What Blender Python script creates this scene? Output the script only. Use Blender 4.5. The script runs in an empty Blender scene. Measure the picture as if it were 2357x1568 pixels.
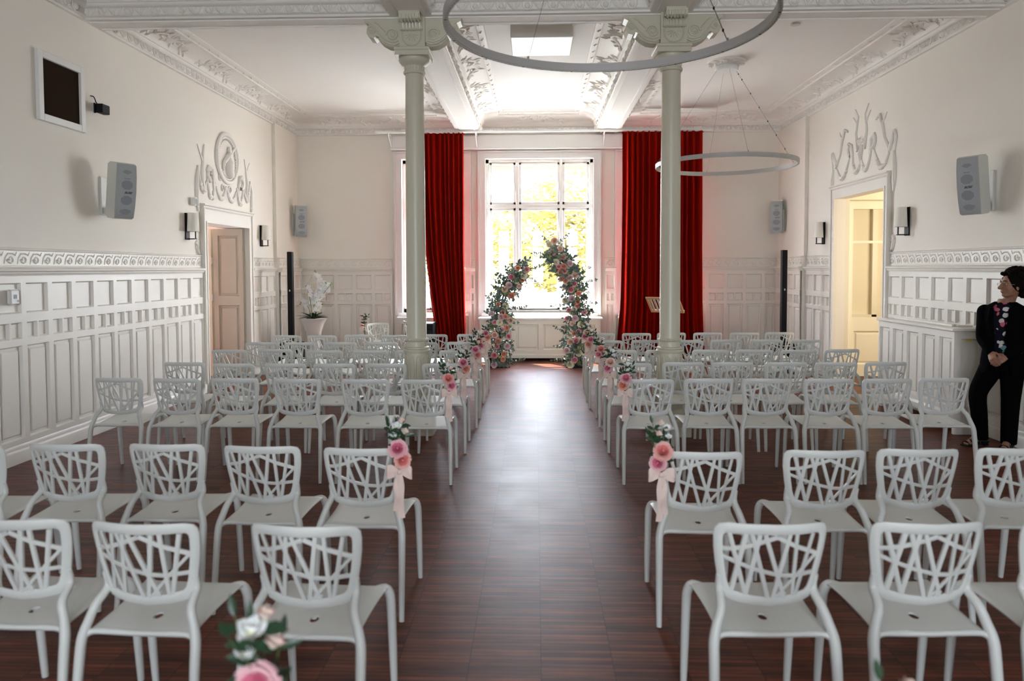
import bpy, bmesh, math, random
from math import sin, cos, pi, radians, sqrt, atan2
from mathutils import Vector, Matrix
random.seed(7)
scene = bpy.context.scene
COL = scene.collection

# ---------------------------------------------------------------- camera
cam_d = bpy.data.cameras.new('camera')
cam_d.sensor_width = 36.0
cam_d.lens = 1640.0 / 2357.0 * 36.0
cam_d.shift_y = -100.0 / 2357.0
cam_d.clip_end = 300
cam_d.dof.use_dof = True
cam_d.dof.focus_distance = 8.0
cam_d.dof.aperture_fstop = 2.2
cam = bpy.data.objects.new('camera', cam_d)
COL.objects.link(cam)
_M = Matrix.Rotation(radians(1.9), 4, 'Z') @ Matrix.Rotation(radians(90) - math.atan(.04), 4, 'X') @ Matrix.Rotation(-.003, 4, 'Z')
cam.matrix_world = Matrix.Translation((0, 0, 1.65)) @ _M
scene.camera = cam
scene.view_settings.view_transform = 'Standard'
scene.view_settings.look = 'None'
scene.view_settings.gamma = 1
scene.view_settings.use_curve_mapping = False
scene.view_settings.exposure = 1.33

# ---------------------------------------------------------------- sky, sun, daylight through the windows
SKY = 19
w = bpy.data.worlds.new('World'); scene.world = w; w.use_nodes = True
nt = w.node_tree; nt.nodes.clear()
bo = nt.nodes.new('ShaderNodeOutputWorld'); bg = nt.nodes.new('ShaderNodeBackground')
tc = nt.nodes.new('ShaderNodeTexCoord'); sx = nt.nodes.new('ShaderNodeSeparateXYZ'); cr = nt.nodes.new('ShaderNodeValToRGB')
nt.links.new(tc.outputs['Generated'], sx.inputs[0]); nt.links.new(sx.outputs['Z'], cr.inputs[0])
cr.color_ramp.elements[0].position = 0.0; cr.color_ramp.elements[0].color = (.88, .94, 1.0, 1)
cr.color_ramp.elements[1].position = 0.9; cr.color_ramp.elements[1].color = (.62, .76, 1.0, 1)
nt.links.new(cr.outputs[0], bg.inputs[0]); bg.inputs[1].default_value = SKY
nt.links.new(bg.outputs[0], bo.inputs[0])
sd = bpy.data.lights.new('sun', 'SUN'); sd.energy = 17; sd.angle = radians(.6); sd.color = (1, .93, .8)
sun = bpy.data.objects.new('sun', sd); COL.objects.link(sun)
sun.rotation_euler = Vector((.40, -.58, -1.15)).to_track_quat('-Z', 'Y').to_euler()

def area(name, loc, direction, sx_, sy_, energy, color, portal=False):
    d = bpy.data.lights.new(name, 'AREA'); d.shape = 'RECTANGLE'; d.size = sx_; d.size_y = sy_
    d.energy = energy; d.color = color
    if portal: d.cycles.is_portal = True
    o = bpy.data.objects.new(name, d); COL.objects.link(o); o.location = loc
    o.rotation_euler = Vector(direction).to_track_quat('-Z', 'Z' if abs(direction[2]) < .9 else 'Y').to_euler()
    return o
# windows: (centre x, width, z0, z1)
WIN_B = [(.07, 1.98, .84, 3.66), (-1.885, 1.15, .84, 3.66), (2.155, 1.15, .84, 3.66)]
WIN_FILL = [(-1.35, .54, 1.0, 3.3), (.1, .54, 1.0, 3.3), (1.55, .54, 1.0, 3.3)]  # made-up windows behind the camera, sized for fill light
YB, YF, XL, XR = 13.1, -4.0, -4.45, 4.45
for cx, wd, z0, z1 in WIN_B:
    area('sky_portal', (cx, YB + .32, (z0 + z1) / 2), (0, -1, 0), wd, z1 - z0, 1, (1, 1, 1), True)
# daylight fill from unseen windows added behind the camera and the hall beyond the open door
for cx, wd, z0, z1 in WIN_FILL:
    area('rear_fill_portal', (cx, YF - .25, (z0 + z1) / 2), (0, 1, 0), wd, z1 - z0, 1, (1, 1, 1), True)
area('daylight_side_hall', (6.9, 9.2, 2.0), (-1, .25, -.1), 1.6, 2.2, 44, (1, .88, .66))
area('daylight_cloakroom', (-6.9, 11.0, 2.2), (1, -.1, -.2), 1.2, 1.2, 9, (1, .93, .84))

# ---------------------------------------------------------------- materials
MATS = {}
def mat(name, color, rough=.5, metal=0, spec=None, bump=None, var=None, coat=0, emit=None, trans=0, sss=0, sheen=0):
    if name in MATS: return MATS[name]
    m = bpy.data.materials.new(name); m.use_nodes = True; MATS[name] = m
    n = m.node_tree; b = n.nodes['Principled BSDF']
    b.inputs['Base Color'].default_value = (*color, 1); b.inputs['Roughness'].default_value = rough
    b.inputs['Metallic'].default_value = metal
    if spec is not None: b.inputs['Specular IOR Level'].default_value = spec
    if coat: b.inputs['Coat Weight'].default_value = coat; b.inputs['Coat Roughness'].default_value = .1
    if trans: b.inputs['Transmission Weight'].default_value = trans
    if sheen: b.inputs['Sheen Weight'].default_value = sheen; b.inputs['Sheen Roughness'].default_value = .4
    if sss: b.inputs['Subsurface Weight'].default_value = sss; b.inputs['Subsurface Scale'].default_value = .02
    if emit: b.inputs['Emission Color'].default_value = (*emit[0], 1); b.inputs['Emission Strength'].default_value = emit[1]
    if bump or var:
        tcn = n.nodes.new('ShaderNodeTexCoord')
    if bump:
        sc, st = bump
        no = n.nodes.new('ShaderNodeTexNoise'); no.inputs['Scale'].default_value = sc; no.inputs['Detail'].default_value = 4
        n.links.new(tcn.outputs['Object'], no.inputs['Vector'])
        bu = n.nodes.new('ShaderNodeBump'); bu.inputs['Strength'].default_value = st; bu.inputs['Distance'].default_value = .01
        n.links.new(no.outputs[0], bu.inputs['Height']); n.links.new(bu.outputs[0], b.inputs['Normal'])
    if var:
        sc, c2 = var
        no2 = n.nodes.new('ShaderNodeTexNoise'); no2.inputs['Scale'].default_value = sc; no2.inputs['Detail'].default_value = 3
        n.links.new(tcn.outputs['Object'], no2.inputs['Vector'])
        mx = n.nodes.new('ShaderNodeMix'); mx.data_type = 'RGBA'
        mx.inputs[6].default_value = (*color, 1); mx.inputs[7].default_value = (*c2, 1)
        n.links.new(no2.outputs[0], mx.inputs[0]); n.links.new(mx.outputs[2], b.inputs['Base Color'])
    return m
PLASTER = mat('plaster_wall', (.82, .77, .69), .7, bump=(35, .06))
PAINT = mat('painted_wood', (.79, .75, .68), .38, bump=(18, .03))
STUCCO = mat('stucco_ornament', (.82, .785, .73), .6)
CEIL = mat('ceiling_plaster', (.84, .81, .765), .7, bump=(6, .05))
COLM = mat('column_paint', (.58, .55, .43), .36, bump=(25, .02))
FRAME = mat('window_paint', (.84, .82, .79), .35)
DOORP = mat('door_paint', (.80, .74, .60), .38)
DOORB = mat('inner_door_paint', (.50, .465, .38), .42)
PINKW = mat('pink_wall', (.72, .52, .46), .7)
CHAIR = mat('moulded_plastic', (.66, .665, .62), .42, spec=.4, bump=(260, .02))
BLACK = mat('black_plastic', (.004, .004, .005), .5, spec=.2)
BLACKM = mat('black_metal', (.005, .005, .006), .4, spec=.25)
GREYP = mat('speaker_case', (.62, .62, .57), .5)
GRILLE = mat('speaker_grille', (.40, .42, .43), .55, bump=(500, .1))
GRILLE_D = mat('driver_disc', (.27, .29, .31), .6)  # darker grey of the driver discs on the grille
SHADE = mat('lamp_shade_fabric', (.80, .76, .67), .8)
METAL = mat('brushed_metal', (.6, .6, .6), .3, metal=1)
WHITEP = mat('white_plastic', (.80, .79, .76), .4)
RINGM = mat('ring_lamp_aluminium', (.42, .40, .38), .4)
DIFF = mat('ring_lamp_diffuser', (.46, .47, .43), .5)
WIRE = mat('thin_wire', (.35, .33, .30), .4, metal=.8)
CER = mat('glazed_ceramic', (.82, .78, .75), .12, coat=.5)
LEAF = mat('eucalyptus_leaf', (.085, .135, .115), .55, var=(9, (.17, .22, .17)))
LEAF_D = mat('dark_glossy_leaf', (.012, .035, .018), .35, var=(14, (.03, .07, .03)))
LEAF_Y = mat('young_leaf', (.25, .33, .10), .5)
STEM = mat('stem_green', (.10, .14, .05), .6)
TWIG = mat('dry_twig', (.55, .36, .22), .7)
ROSE = {'P': mat('rose_pink', (.76, .20, .31), .55, sss=.15), 'H': mat('rose_peach', (.86, .52, .41), .55, sss=.15),
        'C': mat('rose_cream', (.86, .80, .58), .55, sss=.15), 'O': mat('rose_coral', (.80, .29, .20), .55, sss=.15),
        'L': mat('rose_lilac', (.72, .48, .53), .55, sss=.15), 'K': mat('rose_salmon', (.85, .27, .25), .55, sss=.15)}
ROSE_EDGE = {'P': mat('rose_pink_outer', (.84, .50, .52), .55, sss=.15), 'H': mat('rose_peach_outer', (.88, .68, .58), .55, sss=.15),
        'C': mat('rose_cream_outer', (.88, .85, .70), .55, sss=.15), 'O': mat('rose_coral_outer', (.84, .45, .33), .55, sss=.15),
        'L': mat('rose_lilac_outer', (.80, .64, .65), .55, sss=.15), 'K': mat('rose_salmon_outer', (.87, .48, .42), .55, sss=.15)}
PETAL_W = mat('white_petal', (.88, .88, .86), .5, sss=.1)
RIBBON = mat('blush_ribbon', (.80, .62, .54), .6, sheen=.3)
WOOD = mat('pale_wood', (.55, .32, .15), .45, bump=(30, .05))
SKIN = mat('skin', (.30, .145, .09), .5, sss=.1)
HAIR = mat('dark_curly_hair', (.005, .0025, .002), .8, spec=.08, bump=(60, .6))
BLAZER = mat('black_blazer', (.002, .002, .0025), .95, spec=.05)
TROUS = mat('black_trousers', (.002, .002, .002), .95, spec=.05)
BARK = mat('bark', (.16, .12, .09), .9, bump=(12, .5))
BOUNCE_GROUND = mat('pale_bounce_ground', (.42, .40, .35), .9, var=(3, (.50, .48, .43)))  # outside ground toned pale so daylight bounces up to the ceiling
YELLOW = mat('yellow_sticker', (.75, .62, .08), .6)

def mat_leaf_out():
    m = bpy.data.materials.new('tree_leaf'); m.use_nodes = True; n = m.node_tree; n.nodes.clear()
    o = n.nodes.new('ShaderNodeOutputMaterial'); d = n.nodes.new('ShaderNodeBsdfDiffuse'); t = n.nodes.new('ShaderNodeBsdfTranslucent')
    a = n.nodes.new('ShaderNodeAddShader'); d.inputs[0].default_value = (.068, .057, .018, 1); t.inputs[0].default_value = (.060, .048, .012, 1)
    n.links.new(d.outputs[0], a.inputs[0]); n.links.new(t.outputs[0], a.inputs[1]); n.links.new(a.outputs[0], o.inputs[0])
    return m
TLEAF = mat_leaf_out()

def mat_curtain():
    m = bpy.data.materials.new('red_velvet'); m.use_nodes = True; n = m.node_tree; b = n.nodes['Principled BSDF']; o = n.nodes['Material Output']
    b.inputs['Base Color'].default_value = (.36, .007, .002, 1); b.inputs['Roughness'].default_value = 1; b.inputs['Specular IOR Level'].default_value = .05
    b.inputs['Sheen Weight'].default_value = .10; b.inputs['Sheen Roughness'].default_value = .35; b.inputs['Sheen Tint'].default_value = (.9, .15, .08, 1)
    t = n.nodes.new('ShaderNodeBsdfTranslucent'); t.inputs[0].default_value = (.75, .02, .01, 1)
    mx = n.nodes.new('ShaderNodeMixShader'); mx.inputs[0].default_value = .05
    n.links.new(b.outputs[0], mx.inputs[1]); n.links.new(t.outputs[0], mx.inputs[2]); n.links.new(mx.outputs[0], o.inputs[0])
    return m
VELVET = mat_curtain()

def mat_glass():
    m = bpy.data.materials.new('window_glass'); m.use_nodes = True; n = m.node_tree; n.nodes.clear()
    o = n.nodes.new('ShaderNodeOutputMaterial'); t = n.nodes.new('ShaderNodeBsdfTransparent'); g = n.nodes.new('ShaderNodeBsdfGlossy')
    g.inputs['Roughness'].default_value = .0
    f = n.nodes.new('ShaderNodeFresnel'); f.inputs[0].default_value = 1.6
    mx = n.nodes.new('ShaderNodeMixShader')
    n.links.new(f.outputs[0], mx.inputs[0]); n.links.new(t.outputs[0], mx.inputs[1]); n.links.new(g.outputs[0], mx.inputs[2]); n.links.new(mx.outputs[0], o.inputs[0])
    return m
GLASS = mat_glass()

def mat_floor():
    m = bpy.data.materials.new('parquet_floor'); m.use_nodes = True; n = m.node_tree; b = n.nodes['Principled BSDF']
    tcn = n.nodes.new('ShaderNodeTexCoord'); mp = n.nodes.new('ShaderNodeMapping'); n.links.new(tcn.outputs['Object'], mp.inputs[0])
    mp.inputs['Location'].default_value = (-.02 + 6, 0, 0)
    br = n.nodes.new('ShaderNodeTexBrick'); n.links.new(mp.outputs[0], br.inputs['Vector'])
    br.offset = 0; br.squash = 1
    br.inputs['Scale'].default_value = 1; br.inputs['Brick Width'].default_value = .30; br.inputs['Row Height'].default_value = .027
    br.inputs['Mortar Size'].default_value = .0016; br.inputs['Mortar Smooth'].default_value = .2; br.inputs['Bias'].default_value = -.1
    br.inputs['Color1'].default_value = (.180, .052, .026, 1); br.inputs['Color2'].default_value = (.060, .018, .010, 1)
    br.inputs['Mortar'].default_value = (.012, .005, .004, 1)
    no = n.nodes.new('ShaderNodeTexNoise'); mp2 = n.nodes.new('ShaderNodeMapping'); mp2.inputs['Scale'].default_value = (2.2, 26, 1)
    n.links.new(tcn.outputs['Object'], mp2.inputs[0]); n.links.new(mp2.outputs[0], no.inputs['Vector']); no.inputs['Scale'].default_value = 1.6; no.inputs['Detail'].default_value = 5
    rp = n.nodes.new('ShaderNodeValToRGB'); rp.color_ramp.elements[0].position = .3; rp.color_ramp.elements[0].color = (.55, .55, .55, 1)
    rp.color_ramp.elements[1].position = .75; rp.color_ramp.elements[1].color = (1.5, 1.35, 1.25, 1)
    n.links.new(no.outputs[0], rp.inputs[0])
    mx = n.nodes.new('ShaderNodeMix'); mx.data_type = 'RGBA'; mx.blend_type = 'MULTIPLY'; mx.inputs[0].default_value = 1
    n.links.new(br.outputs['Color'], mx.inputs[6]); n.links.new(rp.outputs[0], mx.inputs[7]); n.links.new(mx.outputs[2], b.inputs['Base Color'])
    no3 = n.nodes.new('ShaderNodeTexNoise'); no3.inputs['Scale'].default_value = 3.5; no3.inputs['Detail'].default_value = 6; n.links.new(tcn.outputs['Object'], no3.inputs['Vector'])
    mr = n.nodes.new('ShaderNodeMapRange'); mr.inputs[3].default_value = .36; mr.inputs[4].default_value = .48; n.links.new(no3.outputs[0], mr.inputs[0])
    n.links.new(mr.outputs[0], b.inputs['Roughness']); b.inputs['Specular IOR Level'].default_value = .17
    bu = n.nodes.new('ShaderNodeBump'); bu.inputs['Strength'].default_value = .10; bu.inputs['Distance'].default_value = .004
    n.links.new(no.outputs[0], bu.inputs['Height'])
    bu2 = n.nodes.new('ShaderNodeBump'); bu2.inputs['Strength'].default_value = .25; bu2.inputs['Distance'].default_value = .001; bu2.invert = True
    n.links.new(br.outputs['Fac'], bu2.inputs['Height']); n.links.new(bu.outputs[0], bu2.inputs['Normal']); n.links.new(bu2.outputs[0], b.inputs['Normal'])
    return m
FLOOR = mat_floor()

def mat_mesh_grille():
    m = bpy.data.materials.new('woven_vent_mesh'); m.use_nodes = True; n = m.node_tree; b = n.nodes['Principled BSDF']
    tcn = n.nodes.new('ShaderNodeTexCoord'); mp = n.nodes.new('ShaderNodeMapping'); mp.inputs['Rotation'].default_value = (radians(35), 0, 0)
    n.links.new(tcn.outputs['Object'], mp.inputs[0])
    wv = n.nodes.new('ShaderNodeTexWave'); wv.bands_direction = 'Z'; wv.inputs['Scale'].default_value = 22; n.links.new(mp.outputs[0], wv.inputs['Vector'])
    cr_ = n.nodes.new('ShaderNodeValToRGB'); cr_.color_ramp.elements[0].color = (.004, .003, .002, 1); cr_.color_ramp.elements[1].color = (.045, .024, .013, 1)
    n.links.new(wv.outputs[0], cr_.inputs[0]); n.links.new(cr_.outputs[0], b.inputs['Base Color']); b.inputs['Roughness'].default_value = .9; b.inputs['Specular IOR Level'].default_value = .05
    return m
VENT = mat_mesh_grille()

def mat_blouse():
    m = bpy.data.materials.new('floral_blouse'); m.use_nodes = True; n = m.node_tree; b = n.nodes['Principled BSDF']
    tcn = n.nodes.new('ShaderNodeTexCoord')
    v = n.nodes.new('ShaderNodeTexVoronoi'); v.inputs['Scale'].default_value = 17; n.links.new(tcn.outputs['Object'], v.inputs['Vector'])
    no = n.nodes.new('ShaderNodeTexNoise'); no.inputs['Scale'].default_value = 30; n.links.new(tcn.outputs['Object'], no.inputs['Vector'])
    ad = n.nodes.new('ShaderNodeMath'); ad.operation = 'MULTIPLY_ADD'; ad.inputs[1].default_value = .5
    n.links.new(no.outputs[0], ad.inputs[0]); n.links.new(v.outputs['Distance'], ad.inputs[2])
    c1 = n.nodes.new('ShaderNodeValToRGB'); c1.color_ramp.interpolation = 'CONSTANT'
    c1.color_ramp.elements[0].position = 0; c1.color_ramp.elements[0].color = (1, 1, 1, 1); c1.color_ramp.elements[1].position = .66; c1.color_ramp.elements[1].color = (0, 0, 0, 1)
    n.links.new(ad.outputs[0], c1.inputs[0])
    c2 = n.nodes.new('ShaderNodeValToRGB'); c2.color_ramp.interpolation = 'CONSTANT'; e = c2.color_ramp.elements
    e[0].position = 0; e[0].color = (.62, .60, .62, 1); e[1].position = .35; e[1].color = (.55, .12, .18, 1)
    q = e.new(.55); q.color = (.12, .25, .25, 1); q = e.new(.7); q.color = (.60, .56, .52, 1)
    sp = n.nodes.new('ShaderNodeSeparateColor'); n.links.new(v.outputs['Color'], sp.inputs[0]); n.links.new(sp.outputs[0], c2.inputs[0])
    mx = n.nodes.new('ShaderNodeMix'); mx.data_type = 'RGBA'; mx.inputs[6].default_value = (.008, .008, .014, 1)
    n.links.new(c1.outputs[0], mx.inputs[0]); n.links.new(c2.outputs[0], mx.inputs[7]); n.links.new(mx.outputs[2], b.inputs['Base Color'])
    b.inputs['Roughness'].default_value = .9; b.inputs['Specular IOR Level'].default_value = .1
    return m
BLOUSE = mat_blouse()

# ---------------------------------------------------------------- mesh helpers
def catmull(pts, n):
    P = [Vector(p) for p in pts]; out = []
    for i in range(len(P) - 1):
        p0 = P[max(i - 1, 0)]; p1 = P[i]; p2 = P[i + 1]; p3 = P[min(i + 2, len(P) - 1)]
        for k in range(n):
            t = k / n
            out.append(.5 * ((2 * p1) + (-p0 + p2) * t + (2 * p0 - 5 * p1 + 4 * p2 - p3) * t * t + (-p0 + 3 * p1 - 3 * p2 + p3) * t ** 3))
    out.append(P[-1]); return out
def lerp(a, b, t): return a + (b - a) * t
def rad_at(rs, t):
    if not isinstance(rs, (list, tuple)): return rs
    x = t * (len(rs) - 1); i = min(int(x), len(rs) - 2); return lerp(rs[i], rs[i + 1], x - i)

class MB:
    def __init__(s): s.v = []; s.f = []; s.m = []
    def add(s, vs, fs, mi=0, M=None):
        k = len(s.v)
        s.v += [tuple(M @ Vector(v)) if M is not None else tuple(v) for v in vs]
        s.f += [tuple(i + k for i in f) for f in fs]; s.m += [mi] * len(fs)
        return s
    def box(s, x0, x1, y0, y1, z0, z1, mi=0, M=None):
        v = [(x0, y0, z0), (x1, y0, z0), (x1, y1, z0), (x0, y1, z0), (x0, y0, z1), (x1, y0, z1), (x1, y1, z1), (x0, y1, z1)]
        return s.add(v, [(0, 3, 2, 1), (4, 5, 6, 7), (0, 1, 5, 4), (1, 2, 6, 5), (2, 3, 7, 6), (3, 0, 4, 7)], mi, M)
    def cbox(s, x0, x1, y0, y1, z0, z1, c=.005, mi=0, M=None):      # box with chamfered edges
        vs = []; 
        for (x, sx_) in ((x0, 1), (x1, -1)):
            for (y, sy_) in ((y0, 1), (y1, -1)):
                for (z, sz_) in ((z0, 1), (z1, -1)):
                    vs += [(x, y + sy_ * c, z + sz_ * c), (x + sx_ * c, y, z + sz_ * c), (x + sx_ * c, y + sy_ * c, z)]
        bm = bmesh.new(); bv = [bm.verts.new(v) for v in vs]
        bmesh.ops.convex_hull(bm, input=bv); bm.verts.index_update()
        r = ([tuple(v.co) for v in bm.verts], [tuple(v.index for v in f.verts) for f in bm.faces]); bm.free()
        return s.add(r[0], r[1], mi, M)
    def tube(s, path, r, seg=8, mi=0, cap=True, M=None, flat=1.0, up=None, closed=False):
        P = [Vector(p) for p in path]; n = len(P)
        if n < 2: return s
        vs = []; T0 = None; N = None
        for i in range(n):
            if closed: T = (P[(i + 1) % n] - P[i - 1])
            else: T = P[min(i + 1, n - 1)] - P[max(i - 1, 0)]
            if T.length < 1e-9: T = Vector((0, 0, 1))
            T.normalize()
            if up is not None:
                N = Vector(up); N = N - T * N.dot(T)
                if N.length < 1e-6: N = T.orthogonal()
                N.normalize()
            elif N is None: N = T.orthogonal().normalized()
            else:
                N = N - T * N.dot(T)
                if N.length < 1e-6: N = T.orthogonal()
                N.normalize()
            B = T.cross(N); rr = rad_at(r, i / (n - 1))
            for k in range(seg):
                a = 2 * pi * (k + .5) / seg
                vs.append(P[i] + N * (cos(a) * rr * flat) + B * (sin(a) * rr))
        fs = []
        for i in range(n if closed else n - 1):
            j = (i + 1) % n
            for k in range(seg):
                fs.append((i * seg + k, i * seg + (k + 1) % seg, j * seg + (k + 1) % seg, j * seg + k))
        if cap and not closed:
            fs.append(tuple(range(seg - 1, -1, -1))); fs.append(tuple((n - 1) * seg + k for k in range(seg)))
        return s.add(vs, fs, mi, M)
    def lathe(s, prof, seg=24, mi=0, M=None, cap=True):
        vs = []; fs = []; n = len(prof)
        for r, z in prof:
            for k in range(seg): a = 2 * pi * k / seg; vs.append((r * cos(a), r * sin(a), z))
        for i in range(n - 1):
            for k in range(seg): fs.append((i * seg + k, i * seg + (k + 1) % seg, (i + 1) * seg + (k + 1) % seg, (i + 1) * seg + k))
        if cap:
            fs.append(tuple(range(seg - 1, -1, -1))); fs.append(tuple((n - 1) * seg + k for k in range(seg)))
        return s.add(vs, fs, mi, M)
    def ell(s, c, r, seg=12, rings=8, mi=0, M=None, fn=None):
        vs = []; fs = []
        for i in range(rings + 1):
            t = pi * i / rings
            for k in range(seg):
                a = 2 * pi * k / seg; d = Vector((sin(t) * cos(a), sin(t) * sin(a), cos(t)))
                q = 1 if fn is None else fn(d)
                vs.append((c[0] + r[0] * d.x * q, c[1] + r[1] * d.y * q, c[2] + r[2] * d.z * q))
        for i in range(rings):
            for k in range(seg): fs.append((i * seg + k, (i + 1) * seg + k, (i + 1) * seg + (k + 1) % seg, i * seg + (k + 1) % seg))
        return s.add(vs, fs, mi, M)
    def loft(s, rings, mi=0, cap=True, closed=False):
        n = len(rings[0]); vs = [v for r in rings for v in r]; fs = []; m = len(rings)
        for i in range(m if closed else m - 1):
            j = (i + 1) % m
            for k in range(n): fs.append((i * n + k, i * n + (k + 1) % n, j * n + (k + 1) % n, j * n + k))
        if cap and not closed:
            fs.append(tuple(range(n - 1, -1, -1))); fs.append(tuple((m - 1) * n + k for k in range(n)))
        return s.add(vs, fs, mi)
    def build(s, name, mats, parent=None, smooth=35, loc=None, fix=True, struct=False):
        me = bpy.data.meshes.new(name); me.from_pydata(s.v, [], s.f)
        if not isinstance(mats, (list, tuple)): mats = [mats]
        for m in mats: me.materials.append(m)
        if len(mats) > 1: me.polygons.foreach_set('material_index', s.m)
        if fix:
            bm = bmesh.new(); bm.from_mesh(me)
            bmesh.ops.recalc_face_normals(bm, faces=bm.faces); bm.to_mesh(me); bm.free()
        if smooth:
            me.shade_smooth(); me.set_sharp_from_angle(angle=radians(smooth))
        me.update()
        o = bpy.data.objects.new(name, me); COL.objects.link(o)
        if parent is not None: o.parent = parent
        if loc is not None: o.location = loc
        if struct: o['kind'] = 'structure'
        return o

def empty(name, loc=(0, 0, 0), rz=0):
    o = bpy.data.objects.new(name, None); COL.objects.link(o); o.empty_display_size = .1
    o.location = loc; o.rotation_euler = (0, 0, rz); return o
def tag(o, label, cat, group=None, kind=None):
    o['label'] = label; o['category'] = cat
    if group: o['group'] = group
    if kind: o['kind'] = kind
    return o
def copy_tree(o, parent=None):
    c = o.copy(); COL.objects.link(c)
    if parent is not None: c.parent = parent
    for ch in list(o.children): copy_tree(ch, c)
    return c
def text_mesh(body, size, name, m, parent, M, shear=0, extrude=.0006):
    cu = bpy.data.curves.new(name, 'FONT'); cu.body = body; cu.size = size; cu.extrude = extrude; cu.align_x = 'CENTER'; cu.align_y = 'CENTER'; cu.shear = shear
    to = bpy.data.objects.new(name + '_tmp', cu); COL.objects.link(to)
    bpy.context.view_layer.update()
    me = bpy.data.meshes.new_from_object(to.evaluated_get(bpy.context.evaluated_depsgraph_get()))
    bpy.data.objects.remove(to); me.materials.clear(); me.materials.append(m); me.transform(M)
    o = bpy.data.objects.new(name, me); COL.objects.link(o)
    if parent is not None: o.parent = parent
    return o
# ================================================================ ROOM SHELL
ZC, ZS = 4.41, 4.10        # ceiling and beam soffit heights
fl = MB(); fl.add([(-8, YF, 0), (8.5, YF, 0), (8.5, 13.6, 0), (-8, 13.6, 0)], [(0, 1, 2, 3)]); fl.add([(-8, YF, -.1), (8.5, YF, -.1), (8.5, 13.6, -.1), (-8, 13.6, -.1)], [(3, 2, 1, 0)])
fl.build('floor', FLOOR, smooth=0, fix=False, struct=True)

def slab(name, P, us, zs, holes, m, thick):
    """wall of thickness 'thick' behind n=0, with rectangular holes"""
    U = sorted(set([us[0], us[1]] + [h[0] for h in holes] + [h[1] for h in holes]))
    Z = sorted(set([zs[0], zs[1]] + [h[2] for h in holes] + [h[3] for h in holes]))
    mb = MB()
    for a, b in zip(U, U[1:]):
        for c, d in zip(Z, Z[1:]):
            if any(h[0] <= a and b <= h[1] and h[2] <= c and d <= h[3] for h in holes): continue
            v = [P(u, n, z) for n in (0, -thick) for (u, z) in ((a, c), (b, c), (b, d), (a, d))]
            mb.add(v, [(0, 1, 2, 3), (7, 6, 5, 4), (0, 4, 5, 1), (1, 5, 6, 2), (2, 6, 7, 3), (3, 7, 4, 0)])
    return mb.build(name, m, smooth=0, struct=True)
PLw = lambda u, n, z: (XL + n, u, z)          # left wall: u = y, n into the room
PRw = lambda u, n, z: (XR - n, u, z)
PBw = lambda u, n, z: (u, YB - n, z)
PFw = lambda u, n, z: (u, YF + n, z)
DL = (9.45, 10.85, 0, 2.28); DR = (9.20, 10.70, 0, 2.66)
REARW = mat('unseen_dark_wall', (.13, .09, .065), .6)  # invented dark finish for unseen walls, keeps bounced light down
wl = slab('wall_left', PLw, (3.6, YB + .5), (0, 4.6), [DL], PLASTER, .35)
wr = slab('wall_right', PRw, (3.6, YB + .5), (0, 4.6), [DR], PLASTER, .12)
# unseen end behind the camera, invented dark to soak up bounced light
slab('wall_rear_left', PLw, (YF, 3.6), (0, 4.6), [], REARW, .3); slab('wall_rear_right', PRw, (YF, 3.6), (0, 4.6), [], REARW, .12)
wb = slab('wall_back', PBw, (-8.4, 8.8), (0, 4.6), [(c - w_ / 2, c + w_ / 2, z0, z1) for c, w_, z0, z1 in WIN_B], PLASTER, .40)
wf = slab('wall_front', PFw, (XL - .3, XR + .3), (0, 4.6), [(c - w_ / 2, c + w_ / 2, z0, z1) for c, w_, z0, z1 in WIN_FILL], REARW, .3)

# ---- panelling
NF, NR = .032, .006
def ring_cell(mb, P, u0, u1, z0, z1, a0, a1, b0, b1, raised=False):
    """tile (u0..u1,z0..z1) with a sunk opening (a0..a1,b0..b1)"""
    def q(n, x0, x1, y0, y1): return [P(x0, n, y0), P(x1, n, y0), P(x1, n, y1), P(x0, n, y1)]
    i = .012
    L = [q(NF, u0, u1, z0, z1), q(NF, a0, a1, b0, b1), q(NF - .008, a0 + i * .4, a1 - i * .4, b0 + i * .4, b1 - i * .4), q(NR, a0 + i, a1 - i, b0 + i, b1 - i)]
    if raised:
        j = .030; k = .046
        L += [q(NR, a0 + j, a1 - j, b0 + j, b1 - j), q(NR + .016, a0 + k, a1 - k, b0 + k, b1 - k)]
    vs = [v for r in L for v in r]; fs = []
    for t in range(len(L) - 1):
        for s_ in range(4): fs.append((t * 4 + s_, t * 4 + (s_ + 1) % 4, t * 4 + 4 + (s_ + 1) % 4, t * 4 + 4 + s_))
    k = (len(L) - 1) * 4; fs.append((k, k + 1, k + 2, k + 3)); mb.add(vs, fs)
def extr(mb, P, u0, u1, prof):
    n = len(prof); vs = [P(u, a, b) for u in (u0, u1) for a, b in prof]
    fs = [(i, i + 1, n + i + 1, n + i) for i in range(n - 1)] + [tuple(range(n)), tuple(range(2 * n - 1, n - 1, -1))]
    mb.add(vs, fs)
def tiles(mb, P, us, base_n=0):
    Q = (lambda u, n, z: P(u, n + base_n, z)) if base_n else P
    for u0, u1 in zip(us, us[1:]):
        g = .030
        ring_cell(mb, Q, u0, u1, .15, 1.03, u0 + g, u1 - g, .20, 1.00, True)
        um = (u0 + u1) / 2
        ring_cell(mb, Q, u0, um, 1.03, 1.235, u0 + g, um - .009, 1.06, 1.20)
        ring_cell(mb, Q, um, u1, 1.03, 1.235, um + .009, u1 - g, 1.06, 1.20)
        ring_cell(mb, Q, u0, u1, 1.235, 1.61, u0 + g, u1 - g, 1.28, 1.54)
BASE = [(0, 0), (.055, 0), (.055, .10), (.048, .115), (.040, .12), (.040, .14), (.033, .155), (0, .155)]
RAIL = [(0, 1.60), (.036, 1.60), (.040, 1.615), (.050, 1.618), (.052, 1.632), (.066, 1.640), (.070, 1.662), (.060, 1.668), (0, 1.672)]
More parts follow.
